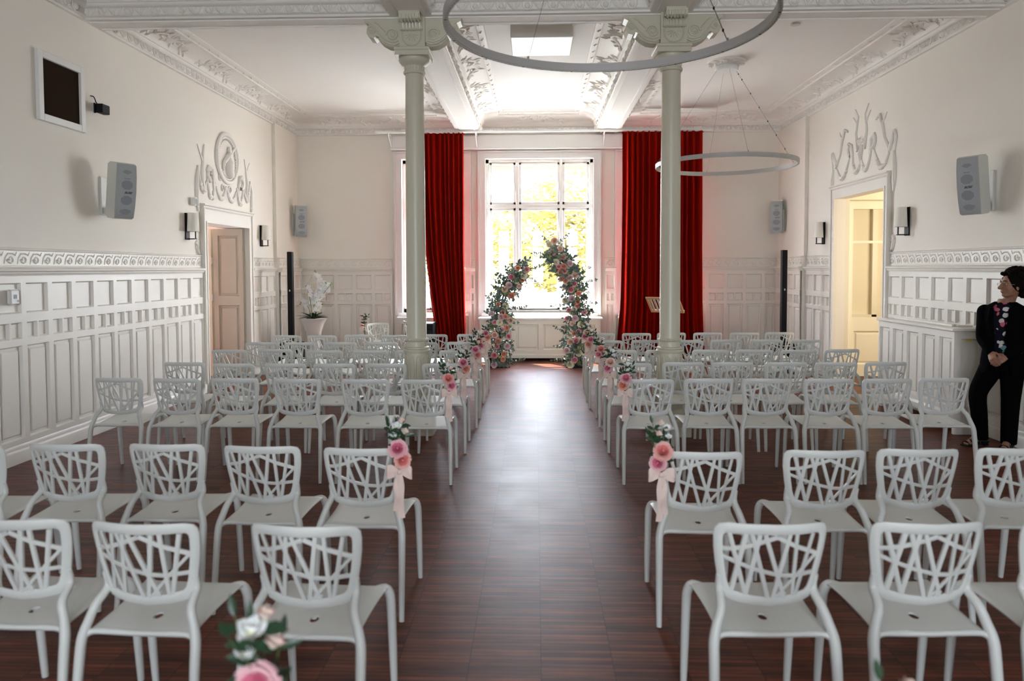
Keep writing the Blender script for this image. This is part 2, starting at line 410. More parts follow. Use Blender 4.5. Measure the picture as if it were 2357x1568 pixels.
def scroll2(cx, cz, r, turns, sgn=1, a0=0, n=14, r1=.15):
    return [(cx + sgn * cos(a0 + 2 * pi * turns * t) * r * lerp(1, r1, t), cz + sin(a0 + 2 * pi * turns * t) * r * lerp(1, r1, t)) for t in [i / n for i in range(n + 1)]]
def relief(mb, P, pts, r, n0=0, seg=5, flat=.8):
    mb.tube([P(u, n0, z) for u, z in pts], r, seg, cap=False)
def frieze(mb, P, u0, u1, base_n=0):
    Q = (lambda u, n, z: P(u, n + base_n, z)) if base_n else P
    extr(mb, Q, u0, u1, [(0, 1.67), (.012, 1.672), (.014, 1.685), (.010, 1.69), (.010, 1.815), (.020, 1.822), (.024, 1.838), (0, 1.845)])
    L = u1 - u0; k = max(1, round(L / .155)); d = L / k
    for i in range(k):
        c = u0 + (i + .5) * d
        relief(mb, Q, scroll2(c, 1.742, .040, 1.3, 1, pi, 11), [.008, .005], .012, 4)
        relief(mb, Q, [(c - .075, 1.70), (c - .062, 1.755), (c - .03, 1.79), (c + .02, 1.792), (c + .055, 1.775), (c + .075, 1.805)], [.004, .009, .004], .011, 4)
def panelling(name, P, us, base_n=0):
    mb = MB(); tiles(mb, P, us, base_n)
    Q = (lambda u, n, z: P(u, n + base_n, z)) if base_n else P
    extr(mb, Q, us[0], us[-1], BASE); extr(mb, Q, us[0], us[-1], RAIL)
    if base_n:
        extr(mb, P, us[0], us[-1], [(0, 0), (base_n, 0), (base_n, 1.845), (0, 1.845)])
    frieze(mb, P, us[0], us[-1], base_n)
    return mb
def seq(a, b, k): return [a + (b - a) * i / k for i in range(k + 1)]
panelling('t', PLw, seq(9.36 - .3355 * 17, 9.36, 17)).build('wainscot', PAINT, wl)['kind'] = 'structure'
p_ = panelling('t', PLw, seq(10.99, 12.0, 3)); q_ = panelling('t', PLw, seq(12.0, 13.06, 3), .08)
p_.build('wainscot', PAINT, wl)['kind'] = 'structure'; q_.build('wainscot', PAINT, wl)['kind'] = 'structure'
panelling('t', PRw, seq(9.11 - .324 * 17, 9.11, 17)).build('wainscot', PAINT, wr)['kind'] = 'structure'
panelling('t', PRw, seq(10.82, 11.85, 3)).build('wainscot', PAINT, wr)['kind'] = 'structure'
panelling('t', PRw, seq(11.85, 13.06, 4), .08).build('wainscot', PAINT, wr)['kind'] = 'structure'
panelling('t', PBw, [-4.37, -4.04, -3.70, -3.35, -3.0, -2.64]).build('wainscot', PAINT, wb)['kind'] = 'structure'
panelling('t', PBw, [2.80, 3.12, 3.45, 3.79, 4.13, 4.37]).build('wainscot', PAINT, wb)['kind'] = 'structure'
panelling('t', PBw, [-1.31, -1.11]).build('wainscot', PAINT, wb)['kind'] = 'structure'
panelling('t', PBw, [1.27, 1.47]).build('wainscot', PAINT, wb)['kind'] = 'structure'
# corner piers above the panelling
for P, u0, par in ((PLw, 12.0, wl), (PRw, 11.85, wr)):
    mb = MB(); extr(mb, P, u0, YB, [(0, 1.84), (.055, 1.84), (.055, 4.12), (0, 4.12)]); mb.build('corner_pier', PLASTER, par, smooth=0)['kind'] = 'structure'

# ---- ceiling: beams, soffits, coffers with moulded loops
cg = MB(); cg.box(XL - .1, XR + .1, YF - .1, YB + .1, ZC, ZC + .15); cg.build('ceiling', CEIL, smooth=0, struct=True)
BX = [(-1.38, -1.03), (1.13, 1.475)]; BY = (6.99, 7.24)
def soffit_beam(x0, x1, y0, y1, name):
    mb = MB(); mb.box(x0, x1, y0, y1, ZS, ZC + .01)
    w_ = .028
    if x1 - x0 > y1 - y0: mb.box(x0 + .05, x1 - .05, y0 + .012, y0 + .012 + w_, ZS - .012, ZS); mb.box(x0 + .05, x1 - .05, y1 - .012 - w_, y1 - .012, ZS - .012, ZS)
    else: mb.box(x0 + .03, x0 + .03 + w_, y0 + .05, y1 - .05, ZS - .012, ZS); mb.box(x1 - .03 - w_, x1 - .03, y0 + .05, y1 - .05, ZS - .012, ZS)
    return mb.build(name, CEIL, smooth=0, struct=True)
soffit_beam(XL, XR, BY[0], BY[1], 'trim_1')
k = 2
for x0, x1 in BX:
    soffit_beam(x0, x1, BY[1], YB - .02, 'trim_%d' % k); k += 1
    soffit_beam(x0, x1, YF, BY[0], 'trim_%d' % k); k += 1
PROF = [(0, 4.10), (.028, 4.104), (.030, 4.124), (.042, 4.132), (.046, 4.150), (.050, 4.205), (.064, 4.214), (.078, 4.235), (.080, 4.250), (.090, 4.252)]
for i in range(1, 8): t = i / 7 * pi / 2; PROF.append((.09 + .265 * (1 - cos(t)), 4.252 + .120 * sin(t)))
PROF += [(.362, 4.366), (.368, 4.385), (.415, 4.388), (.428, 4.400), (.445, 4.401), (.450, ZC)]
def cove(t):
    a = t * pi / 2; return .09 + .265 * (1 - cos(a)), 4.252 + .120 * sin(a), (-sin(a) * .0 + cos(a), 0)
def coffer(x0, x1, y0, y1, name, orn=True):
    mb = MB(); vs = []; fs = []; n = len(PROF)
    for o, z in PROF: vs += [(x0 + o, y0 + o, z), (x1 - o, y0 + o, z), (x1 - o, y1 - o, z), (x0 + o, y1 - o, z)]
    for i in range(n - 1):
        for s_ in range(4): fs.append((i * 4 + s_, i * 4 + (s_ + 1) % 4, i * 4 + 4 + (s_ + 1) % 4, i * 4 + 4 + s_))
    mb.add(vs, fs)
    sides = [((x0, y0), (1, 0), (0, 1), x1 - x0), ((x1, y0), (0, 1), (-1, 0), y1 - y0), ((x1, y1), (-1, 0), (0, -1), x1 - x0), ((x0, y1), (0, -1), (1, 0), y1 - y0)]
    rnd = random.Random(int((x0 + 10) * 100))
    for (ox, oy), (dx, dy), (nx, ny), L in sides:
        def P(u, nn, z, ox=ox, oy=oy, dx=dx, dy=dy, nx=nx, ny=ny): return (ox + dx * u + nx * nn, oy + dy * u + ny * nn, z)
        s0 = .08; c = max(1, round((L - 2 * s0) / .255)); d = (L - 2 * s0) / c
        for i in range(c):
            u = s0 + (i + .5) * d
            if P(u, 0, 0)[1] < 4.2: continue
            for sg, rr in ((0, 0),):
                vs = []; fs = []; S, R = 8, 3
                for r_ in range(R + 1):
                    ph = r_ / R * pi / 2
                    for k_ in range(S):
                        a = 2 * pi * k_ / S; vs.append(P(u + .030 * cos(ph) * cos(a), .046 + .036 * sin(ph), 4.172 + .036 * cos(ph) * sin(a) - .002))
                for r_ in range(R):
                    for k_ in range(S): fs.append((r_ * S + k_, r_ * S + (k_ + 1) % S, r_ * S + S + (k_ + 1) % S, r_ * S + S + k_))
                mb.add(vs, fs)
            relief(mb, P, [(u - .045, 4.208), (u - .044, 4.165), (u - .022, 4.136), (u, 4.130), (u + .022, 4.136), (u + .044, 4.165), (u + .045, 4.208)], .0085, .052, 4)
            for q in (-2, -1, 0, 1, 2):
                relief(mb, P, [(u + d / 2 + q * .004, 4.138), (u + d / 2 + q * .018, 4.17), (u + d / 2 + q * .034, 4.203)], [.007, .016, .007], .050, 4)
        # bead row at the top of the cove
        # acanthus scrolls lying on the cove
        def C(u, t, lift=0):
            o, z, _ = cove(min(max(t, 0.02), 1)); return P(u, o + lift * .6, z - lift * .7)
        c = max(1, round((L - .9) / 1.25)); d = (L - .9) / c
        for i in range(c):
            u = .45 + (i + .5) * d
            if P(u, 0, 0)[1] < 5.0: continue
            for sg in (-1, 1):
                S1 = [(sg * cos(a) * .10 * (1 - a / 12) + sg * .15, .60 + sin(a) * .20 * (1 - a / 12)) for a in [pi + j * .62 for j in range(10)]]
                mb.tube([C(u + a, b) for a, b in S1], [.024, .010], 5, cap=False)
                S2 = [(sg * (.05 + .42 * j / 9), .50 + .22 * sin(j / 9 * 2 * pi)) for j in range(10)]
                mb.tube([C(u + a, b) for a, b in S2], [.024, .018, .007], 5, cap=False)
                for q in range(9):
                    uu = sg * (.06 + .045 * q); tt = .50 + .22 * sin(q / 9 * 2 * pi); l = rnd.uniform(.18, .34) * (1 if q % 2 else -1)
                    mb.tube([C(u + uu, tt), C(u + uu + sg * .03, tt + l * .5), C(u + uu + sg * rnd.uniform(.03, .07), tt + l)], [.012, .024, .006], 5, cap=False)
                for q in range(5):
                    a = q / 4 * pi; mb.ell(C(u + sg * .15 + .05 * cos(a), .62 + .1 * sin(a)), (.012, .012, .012), 6, 4)
            for q in range(-3, 4):
                mb.tube([C(u + q * .012, .35), C(u + q * .03, .62), C(u + q * .05, .88 - abs(q) * .06)], [.010, .022, .007], 5, cap=False)
        # ribbon-and-leaf ticks on the inner band
        c = max(1, round((L - .9) / .26)); d = (L - .9) / c
        for i in range(c):
            u = .45 + (i + .5) * d
            if P(u, 0, 0)[1] < 5: continue
            mb.tube([P(u - .03, .375, 4.384), P(u, .40, 4.378), P(u + .035, .412, 4.386)], [.004, .011, .004], 4, cap=False)
    o = mb.build(name, STUCCO, smooth=50, struct=True); return o
k = 6
for (xa, xb) in ((XL, BX[0][0]), (BX[0][1], BX[1][0]), (BX[1][1], XR)):
    coffer(xa, xb, BY[1], YB, 'trim_%d' % k); k += 1
    coffer(xa, xb, YF, BY[0], 'trim_%d' % k); k += 1

# ---- columns: each a thing of its own
def column(x, y, label):
    r = empty('column', (x, y, 0)); tag(r, label, 'column', 'cast columns under the ceiling beam')
    b = MB(); b.cbox(-.185, .185, -.185, .185, 0, .10, .008)
    b.lathe([(.18, .10), (.19, .12), (.185, .15), (.165, .165), (.15, .18), (.155, .20), (.150, .225), (.135, .24), (.125, .26)], 32)
    b.build('base', COLM, r)
    d = MB(); d.lathe([(.125, .26), (.1225, .30), (.1205, .78), (.1195, .815)], 32)
    for i in range(12):                                           # raised fillets between the flutes
        a = 2 * pi * (i + .5) / 12
        for sg in (-1, 1):
            aa = a + sg * .17
            d.tube([(cos(aa) * .124, sin(aa) * .124, .30), (cos(aa) * .1215, sin(aa) * .1215, .74), (cos(aa - sg * .07) * .121, sin(aa - sg * .07) * .121, .775), (cos(a) * .121, sin(a) * .121, .787)], .0055, 5, cap=False)
    d.build('fluted_drum', COLM, r)
    s = MB(); s.lathe([(.1195, .815), (.132, .82), (.136, .835), (.128, .848), (.120, .85), (.128, .858), (.126, .868), (.105, .876), (.1035, .89), (.1030, .925), (.112, .93), (.119, .942), (.112, .954), (.103, .957), (.0995, .97), (.0985, 1.6), (.0945, 2.8), (.0895, 3.565)], 32)
    for i in range(30):
        a = 2 * pi * i / 30; s.ell((.117 * cos(a), .117 * sin(a), .942), (.008, .008, .008), 6, 4)
    s.build('shaft', COLM, r)
    c = MB(); c.lathe([(.0895, 3.565), (.105, 3.57), (.110, 3.585), (.105, 3.598), (.092, 3.602), (.094, 3.645), (.10, 3.65), (.13, 3.665), (.150, 3.69), (.152, 3.71), (.145, 3.722)], 32)
    for i in range(20):
        a = 2 * pi * i / 20; c.tube([(cos(a) * .094, sin(a) * .094, 3.61), (cos(a) * .095, sin(a) * .095, 3.645)], .006, 5)
    c.box(-.160, .160, -.160, .160, 3.722, 3.765); c.cbox(-.172, .172, -.172, .172, 3.765, 3.80, .008)
    c.build('capital', COLM, r)
    h = MB(); h.box(-.125, .125, -.125, .125, 3.80, 4.10)
    for sg in (-1, 1):                                            # rounded rosette plates on front and back faces
        ring = [(.090 * cos(a), sg * .130, 3.90 + .085 * sin(a)) for a in [pi + j * pi / 12 for j in range(13)]]
        h.tube([(-.09, sg * .128, 3.97)] + ring + [(.09, sg * .128, 3.97)], .008, 5)
        for j in range(7):
            a = pi + (j + .5) * pi / 7; h.tube([(0, sg * .128, 3.93), (.07 * cos(a), sg * .130, 3.93 + .07 * sin(a))], [.004, .012, .004], 5)
    h.build('impost_block', COLM, r)
    # side brackets with volutes along the beam, and front/back consoles along the long beams
    for sg in (-1, 1):
        br = MB()
        outline = [(.125, 3.86), (.17, 3.835), (.24, 3.845), (.30, 3.88), (.335, 3.92), (.36, 3.93), (.385, 3.905), (.43, 3.915), (.455, 3.955), (.45, 4.00), (.43, 4.04), (.47, 4.06), (.48, 4.10), (.125, 4.10)]
        n = len(outline); vs = [(sg * x_, y_, z_) for y_ in (-.085, .085) for x_, z_ in outline]
        br.add(vs, [tuple(range(n)), tuple(range(2 * n - 1, n - 1, -1))] + [(i, (i + 1) % n, n + (i + 1) % n, n + i) for i in range(n)])
        for yy in (-.088, .088):
            for cx_, cz_, rr in ((.20, 3.935, .062), (.40, 3.985, .038)):
                br.tube([(sg * u, yy, z) for u, z in scroll2(cx_, cz_, rr, 2, 1, 0, 26, .2)], [.011, .007], 5)
            br.tube([(sg * u, yy, z) for u, z in [(.14, 3.875), (.2, 3.862), (.27, 3.885), (.325, 3.935), (.40, 4.03), (.44, 4.06)]], .009, 5)
            br.tube([(sg * u, yy, z) for u, z in [(.26, 3.96), (.30, 4.0), (.34, 4.045), (.38, 4.06)]], [.004, .012, .004], 5)
        for j, yy in enumerate((-.06, -.02, .02, .06)):
            br.tube([(sg * u, yy, z) for u, z in [(.13, 3.85), (.17, 3.83), (.24, 3.838), (.30, 3.872), (.34, 3.915)]], .012, 6)
        br.build('bracket', COLM, r)
    for sg in (-1, 1):
        cn = MB(); outline = [(.12, 3.96), (.15, 3.955), (.165, 3.985), (.17, 4.04), (.20, 4.045), (.235, 4.02), (.27, 4.03), (.285, 4.065), (.28, 4.10), (.12, 4.10)]
        n = len(outline); vs = [(x_, sg * y_, z_) for x_ in (-.10, .10) for y_, z_ in outline]
        cn.add(vs, [tuple(range(n)), tuple(range(2 * n - 1, n - 1, -1))] + [(i, (i + 1) % n, n + (i + 1) % n, n + i) for i in range(n)])
        for xx in (-.08, -.045, -.015, .015, .045, .08):
            cn.tube([(xx, sg * y_, z_) for y_, z_ in [(.13, 3.965), (.155, 3.97), (.17, 4.01), (.175, 4.05)]], .014, 6)
            cn.tube([(xx, sg * y_, z_) for y_, z_ in [(.19, 4.045), (.235, 4.018), (.272, 4.035), (.285, 4.07)]], .012, 6)
        cn.tube([(-.11, sg * .16, 3.965), (.11, sg * .16, 3.965)], .010, 6); cn.tube([(-.11, sg * .24, 4.03), (.11, sg * .24, 4.03)], .008, 6)
        cn.build('console', COLM, r)
    return r
column(-1.195, 7.10, 'white cast column left of the aisle, rising in front of the red curtain')
column(1.33, 7.10, 'white cast column right of the aisle, between the ring lamps')

# ---- windows of the back wall
def casement(nm, cx, wd, z0, z1, cols, tz, muntin):
    g = MB(); y = YB + .13; x0, x1 = cx - wd / 2, cx + wd / 2
    f = .06
    def rail(a, b, c, d, t=.06, yy=y): g.cbox(a, b, yy, yy + t, c, d, .006)
    rail(x0, x0 + f, z0, z1, .09); rail(x1 - f, x1, z0, z1, .09); rail(x0, x1, z1 - .07, z1, .09); rail(x0, x1, z0, z0 + .07, .09)
    rail(x0, x1, tz - .035, tz + .035, .10, y - .01)
    s = .05
    for a, b in cols:
        for c, d in ((z0 + .04, tz - .03), (tz + .03, z1 - .05)):
            rail(a - s, a, c, d); rail(b, b + s, c, d); rail(a - s, b + s, d - s, d); rail(a - s, b + s, c, c + s)
    for a, b in cols: rail(a, b, muntin - .012, muntin + .012, .04)
    for (a, b), (c, d) in zip(cols, cols[1:]):
        rail(b + s - .005, c - s + .005, z0, z1, .08, y - .02)
    fr = g.build(nm, FRAME, struct=True)
    p = MB()
    for a, b in cols: p.add([(a - .02, y + .04, z0), (b + .02, y + .04, z0), (b + .02, y + .04, z1 - .04), (a - .02, y + .04, z1 - .04)], [(0, 1, 2, 3)])
    p.build('pane', GLASS, fr, smooth=0, fix=False)['kind'] = 'structure'
    h = MB()
    for (a, b) in cols[:-1]:
        for zc in (tz - .42, tz + .28): h.cbox(b + .015, b + .03, y - .04, y - .005, zc, zc + .14, .004)
    h.build('handle', WHITEP, fr)
    # casing round the opening
    c = MB()
    def fr_prof(o, i_, n0, n1): 
        c.box(x0 - o, x0 - i_, YB - n1, YB - n0 + .02, z0 - .05, z1 + o); c.box(x1 + i_, x1 + o, YB - n1, YB - n0 + .02, z0 - .05, z1 + o); c.box(x0 - i_, x1 + i_, YB - n1, YB - n0 + .02, z1 + i_, z1 + o)
    fr_prof(.135, .0, 0, .025); fr_prof(.135, .105, .02, .045); fr_prof(.028, -.004, .02, .036)
    c.build('casing', FRAME, fr, smooth=0)['kind'] = 'structure'
    return fr
casement('window_1', .07, 1.98, .84, 3.66, [(-.80, -.41), (-.26, .40), (.54, .94)], 2.80, 1.82)
casement('window_2', -1.885, 1.15, .84, 3.66, [(-2.36, -1.98), (-1.79, -1.41)], 2.80, 1.82)
casement('window_3', 2.155, 1.15, .84, 3.66, [(1.68, 2.06), (2.25, 2.63)], 2.80, 1.82)
for i, (cx, wd, z0, z1) in enumerate(WIN_FILL):  # frames of the unseen windows added for fill
    g = MB(); x0, x1 = cx - wd / 2, cx + wd / 2; y = YF - .02
    for a, b, c, d in ((x0, x0 + .05, z0, z1), (x1 - .05, x1, z0, z1), (x0, x1, z1 - .05, z1), (x0, x1, z0, z0 + .05), (x0, x1, 2.55, 2.62)): g.box(a, b, y - .02, y + .04, c, d)
    g.build('window_%d' % (i + 4), FRAME, smooth=0, struct=True)
# sills and the window-side radiator covers
def rad_cover(x0, x1, z1, panels, label, yf=12.73, group='radiator covers under the windows'):
    r = empty('radiator_cover', ((x0 + x1) / 2, 12.86, 0)); tag(r, label, 'radiator cover', group)
    ox = (x0 + x1) / 2; oy = 12.86; b = MB()
    P = lambda u, n, z: (u - ox, yf - n - oy, z)
    us = [x0] + [(panels[i][1] + panels[i + 1][0]) / 2 for i in range(len(panels) - 1)] + [x1]
    for (a, c), u0, u1 in zip(panels, us, us[1:]):
        ring_cell(b, P, u0, u1, .06, z1 - .02, a, c, .20, z1 - .11, True)
    b.box(x0 - ox, x1 - ox, yf + .001 - oy, 13.05 - oy, .06, z1 - .02)
    extr(b, P, x0, x1, [(.03, .05), (.05, .05), (.05, .10), (.04, .115), (.03, .12)])
    for (xx) in (x0 + .03, x1 - .08): b.box(xx - ox, xx + .05 - ox, .08, .17, 0, .06)
    b.build('front_panel', PAINT, r, smooth=0)
    t = MB(); t.cbox(x0 - .03 - ox, x1 + .03 - ox, yf - .065 - oy, 13.07 - oy, z1 - .02, z1 + .012, .006); t.build('top_shelf', FRAME, r)
    return r
rad_cover(-1.0, 1.16, .76, [(-.90, -.43), (-.35, .05), (.13, .53), (.61, 1.06)], 'wide cream panelled radiator cover under the middle window')
rad_cover(-2.50, -1.36, .76, [(-2.44, -1.98), (-1.88, -1.42)], 'narrow panelled radiator cover behind the left red curtain', 12.92)
rad_cover(1.52, 2.75, .76, [(1.60, 2.08), (2.18, 2.68)], 'narrow panelled radiator cover behind the right red curtain', 12.92)
for cx, wd, z0, z1 in WIN_B:
    s = MB(); s.cbox(cx - wd / 2 - .08, cx + wd / 2 + .08, 13.05, 13.5, .775, .84, .006); s.build('trim_%d' % k, FRAME, struct=True); k += 1
# pelmet board above the windows, curtain rail and its brackets
m_ = MB(); m_.box(-2.62, 2.90, 13.0, 13.1, 3.845, 4.06); m_.cbox(-2.64, 2.92, 12.975, 13.1, 3.815, 3.845, .006); m_.build('trim_%d' % k, FRAME, smooth=0, struct=True); k += 1
r = empty('curtain_rail', (0, 12.68, 4.06)); tag(r, 'long white curtain rail on brackets above the three windows', 'curtain rail')
m_ = MB(); m_.cbox(-2.85, 3.1, -.035, .035, 0, .035, .005); m_.build('track', WHITEP, r)
for bx in (-2.62, -1.06, 1.22, 2.85):
    m_ = MB(); m_.box(bx - .012, bx + .012, 0, .40, -.012, 0); m_.box(bx - .012, bx + .012, .305, .3195, -.24, 0)
    m_.tube([(bx, .02, -.01), (bx, .305, -.20)], .008, 6); m_.build('wall_bracket', WHITEP, r)
# roller-blind boxes glimpsed through the top of the panes
m_ = MB()
m_.cbox(-.90, 1.02, 13.34, 13.44, 3.46, 3.62, .004)
m_.build('trim_%d' % k, mat('blind_box', (.30, .27, .22), .7), struct=True); k += 1

# ---- door surrounds
def surround(P, d, far, near, top, name, m, par):
    mb = MB(); a, b, _, zt = d
    def bar(u0, u1, z0, z1, n): 
        vs = [P(u, n_, z) for n_ in (.0005, n) for u, z in ((u0, z0), (u1, z0), (u1, z1), (u0, z1))]
        mb.add(vs, [(0, 1, 2, 3), (7, 6, 5, 4), (0, 4, 5, 1), (1, 5, 6, 2), (2, 6, 7, 3), (3, 7, 4, 0)])
    bar(a - near, a, 0, top, .045); bar(b, b + far, 0, top, .045); bar(a, b, zt, top, .045)
    bar(a - near - .0015, a - near + .025, .0, top + .0015, .062); bar(b + far - .025, b + far + .0015, .0, top + .0015, .062); bar(a - .02, a + .0015, 0, zt + .02, .055); bar(b - .0015, b + .02, 0, zt + .02, .055); bar(a + .0015, b - .0015, zt - .0015, zt + .019, .0545)
    extr(mb, P, a - near - .02, b + far + .02, [(0, top - .03), (.05, top - .03), (.062, top - .01), (.062, top + .005), (.078, top + .02), (.08, top + .035), (0, top + .04)])
    o = mb.build(name, m, smooth=0, struct=True); return o
d1 = surround(PLw, DL, .13, .10, 2.49, 'door_1', PAINT, wl)
d2 = surround(PRw, DR, .12, .10, 2.82, 'door_2', PAINT, wr)
# ================================================================ BEYOND THE DOORS
def leaf_panels(mb, P, u0, u1, z0, z1, opens, n=0):
    """door leaf face: tiles stacked in z"""
    zb = [z0] + [(opens[i][3] + opens[i + 1][2]) / 2 for i in range(len(opens) - 1)] + [z1]
    for (a, b, c, d, ra), za, zc in zip(opens, zb, zb[1:]): ring_cell(mb, P, u0, u1, za, zc, a, b, c, d, ra)
# left: panelled leaf folded back against the far jamb, edge and hinges, pink room beyond
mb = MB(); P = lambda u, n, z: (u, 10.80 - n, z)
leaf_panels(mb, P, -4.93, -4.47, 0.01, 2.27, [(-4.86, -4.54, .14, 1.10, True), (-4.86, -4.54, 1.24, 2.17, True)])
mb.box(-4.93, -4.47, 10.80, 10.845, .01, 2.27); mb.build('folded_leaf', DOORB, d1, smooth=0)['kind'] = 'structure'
mb = MB(); P = lambda u, n, z: (u, 10.80 - n, z)
mb.box(-5.62, -4.965, 10.86, 10.90, .01, 2.27); mb.box(-4.998, -4.962, 10.76, 10.90, .01, 2.27)
mb.build('door_leaf', DOORP, d1, smooth=0)['kind'] = 'structure'
mb = MB()
for z in (.25, 1.22, 1.78): mb.tube([(-4.947, 10.75, z - .05), (-4.947, 10.75, z + .05)], .012, 8); mb.box(-4.965, -4.93, 10.752, 10.765, z - .035, z + .035)
mb.build('hinge', METAL, d1)['kind'] = 'structure'
mb = MB(); mb.box(-8.3, -4.8, 12.3, 12.4, 0, 3.2); mb.box(-8.4, -8.3, 7.9, 12.4, 0, 3.2); mb.box(-8.4, -4.8, 7.9, 8.0, 0, 3.2); mb.box(-8.4, -4.8, 7.9, 12.4, 3.2, 3.3)
for z in (.3, 1.05, 1.25, 1.62, 1.85): mb.box(-8.3, -4.8, 12.28, 12.30, z, z + .05)
mb.build('wall_cloakroom', PINKW, smooth=0, struct=True)
# right: reveal, glazed leaf standing open, bright hall
mb = MB(); mb.box(4.57, 8.5, 11.9, 12.0, 0, 3.4); mb.box(8.4, 8.5, 6.5, 12.0, 0, 3.4); mb.box(4.57, 8.5, 6.4, 6.5, 0, 3.4); mb.box(4.57, 8.5, 6.4, 12.0, 2.95, 3.05)
mb.build('wall_hall', mat('hall_wall', (.80, .72, .55), .6), smooth=0, struct=True)
mb = MB(); mb.box(4.57, 4.63, 10.70, 10.80, 0, 2.68); mb.box(4.57, 5.6, 10.86, 10.95, 2.66, 2.95); mb.box(4.57, 4.70, 9.1, 10.9, 2.68, 2.74)
mb.box(5.05, 5.13, 11.84, 11.9, .8, 2.6); mb.box(5.5, 5.58, 11.84, 11.9, .8, 2.6); mb.box(5.05, 5.58, 11.84, 11.9, 2.6, 2.68); mb.box(5.05, 5.58, 11.84, 11.9, .8, .88)
mb.build('lining', DOORP, d2, smooth=0)['kind'] = 'structure'
lf = MB(); x0, x1, y0, y1 = 4.60, 5.46, 10.805, 10.85
lf.box(x0, 4.73, y0, y1, .02, 2.63); lf.box(5.30, x1, y0, y1, .02, 2.63); lf.box(4.73, 5.30, y0, y1, 2.52, 2.63); lf.box(4.73, 5.30, y0, y1, .76, .91); lf.box(4.73, 5.30, y0 + .005, y1, 2.01, 2.05)
P = lambda u, n, z: (u, y0 + .032 - n, z)
ring_cell(lf, P, 4.73, 5.30, .02, .76, 4.76, 5.27, .20, .70, True)
lf.box(4.73, 5.30, y0 + .034, y1, .02, .76)
lfo = lf.build('glazed_leaf', DOORP, d2, smooth=0); lfo['kind'] = 'structure'
g = MB(); g.add([(4.72, 10.83, .9), (5.31, 10.83, .9), (5.31, 10.83, 2.53), (4.72, 10.83, 2.53)], [(0, 1, 2, 3)]); g.build('glass', GLASS, lfo, smooth=0, fix=False)['kind'] = 'structure'
# black tripod stand seen through the left door gap
r = empty('tripod_stand', (-5.36, 11.75, 0)); tag(r, 'black tripod stand with small box on top, glimpsed through left doorway', 'stand')
m_ = MB(); m_.tube([(0, 0, .35), (0, 0, 1.0)], .015, 8); m_.build('pole', BLACKM, r)
for a in (.3, 2.4, 4.5):
    m_ = MB(); m_.tube([(0, 0, .6), (.33 * cos(a), .33 * sin(a), .01)], .011, 6); m_.build('leg', BLACKM, r)
m_ = MB(); m_.cbox(-.09, .09, -.07, .07, 1.0, 1.12, .015); m_.build('box_head', BLACK, r)

# ================================================================ OUTSIDE THE WINDOWS
g = MB(); g.add([(-60, 13.8, -.6), (60, 13.8, -.6), (60, 90, -.6), (-60, 90, -.6)], [(0, 1, 2, 3)])
tag(g.build('bounce_ground', BOUNCE_GROUND, smooth=0, fix=False), 'ground outside the back windows, made pale to bounce light indoors', 'ground')
def tree(x, y, h, cz, rx, rz, n, seed, label, leaf=.11):
    R = random.Random(seed); r = empty('garden_tree', (x, y, -.6)); tag(r, label, 'tree', 'trees outside the windows')
    t = MB(); top = h * .8
    t.tube(catmull([(0, 0, 0), (.1, 0, h * .25), (-.08, .1, h * .5), (.05, 0, top)], 4), [.20, .16, .10, .03], 8)
    ends = []
    for i in range(16):
        a = R.uniform(0, 2 * pi); z = R.uniform(.25, .75) * h; l = R.uniform(.5, 1) * rx
        e = Vector((cos(a) * l, sin(a) * l, z + R.uniform(-.1, .35) * rz)); ends.append((Vector((0, 0, z)), e))
        t.tube(catmull([(0, 0, z), tuple(Vector((0, 0, z)).lerp(e, .5) + Vector((0, 0, .15))), tuple(e)], 3), [.05, .03, .012], 5)
    t.build('trunk', BARK, r)
    f = MB(); cs = []
    for i in range(60):
        d = Vector((R.gauss(0, 1), R.gauss(0, 1), R.gauss(0, 1))).normalized() * (R.random() ** .4)
        cs.append((Vector((d.x * rx, d.y * rx, cz + .6 + d.z * rz)), R.uniform(.25, .6)))
    for i in range(n):
        c, q = R.choice(cs); d = Vector((R.gauss(0, 1) * q, R.gauss(0, 1) * q, R.gauss(0, .35) * q)); p = c + d
        a, b = R.uniform(0, 2 * pi), R.uniform(-.6, .6); s_ = leaf * R.uniform(.6, 1.3)
        u = Vector((cos(a), sin(a), b)).normalized() * s_; v = Vector((-sin(a), cos(a), R.uniform(-.8, .8))).normalized() * s_ * .5
        f.add([p - u, p - v, p + u, p + v], [(0, 1, 2, 3)])
    f.build('foliage', TLEAF, r, smooth=0, fix=False)
tree(1.2, 20.3, 5.2, 2.9, 1.9, 1.9, 3600, 3, 'yellow-green garden tree nearest the middle window')
tree(-2.4, 25.5, 4.4, 1.9, 2.0, 1.6, 3400, 4, 'low leafy tree outside, left half of the middle window', .12)
tree(4.3, 25.5, 6.5, 3.4, 2.3, 2.5, 3800, 5, 'tall leafy tree outside, right edge of the middle window', .12)
tree(.6, 34, 6.2, 2.6, 4.4, 2.4, 6500, 6, 'wide distant tree filling the lower middle panes', .17)
tree(-8.0, 24, 5.5, 2.6, 2.6, 2.0, 2400, 8, 'leafy tree outside the left window', .14)
tree(13, 30, 6.0, 2.8, 2.6, 2.2, 2400, 9, 'leafy tree outside the right window', .14)

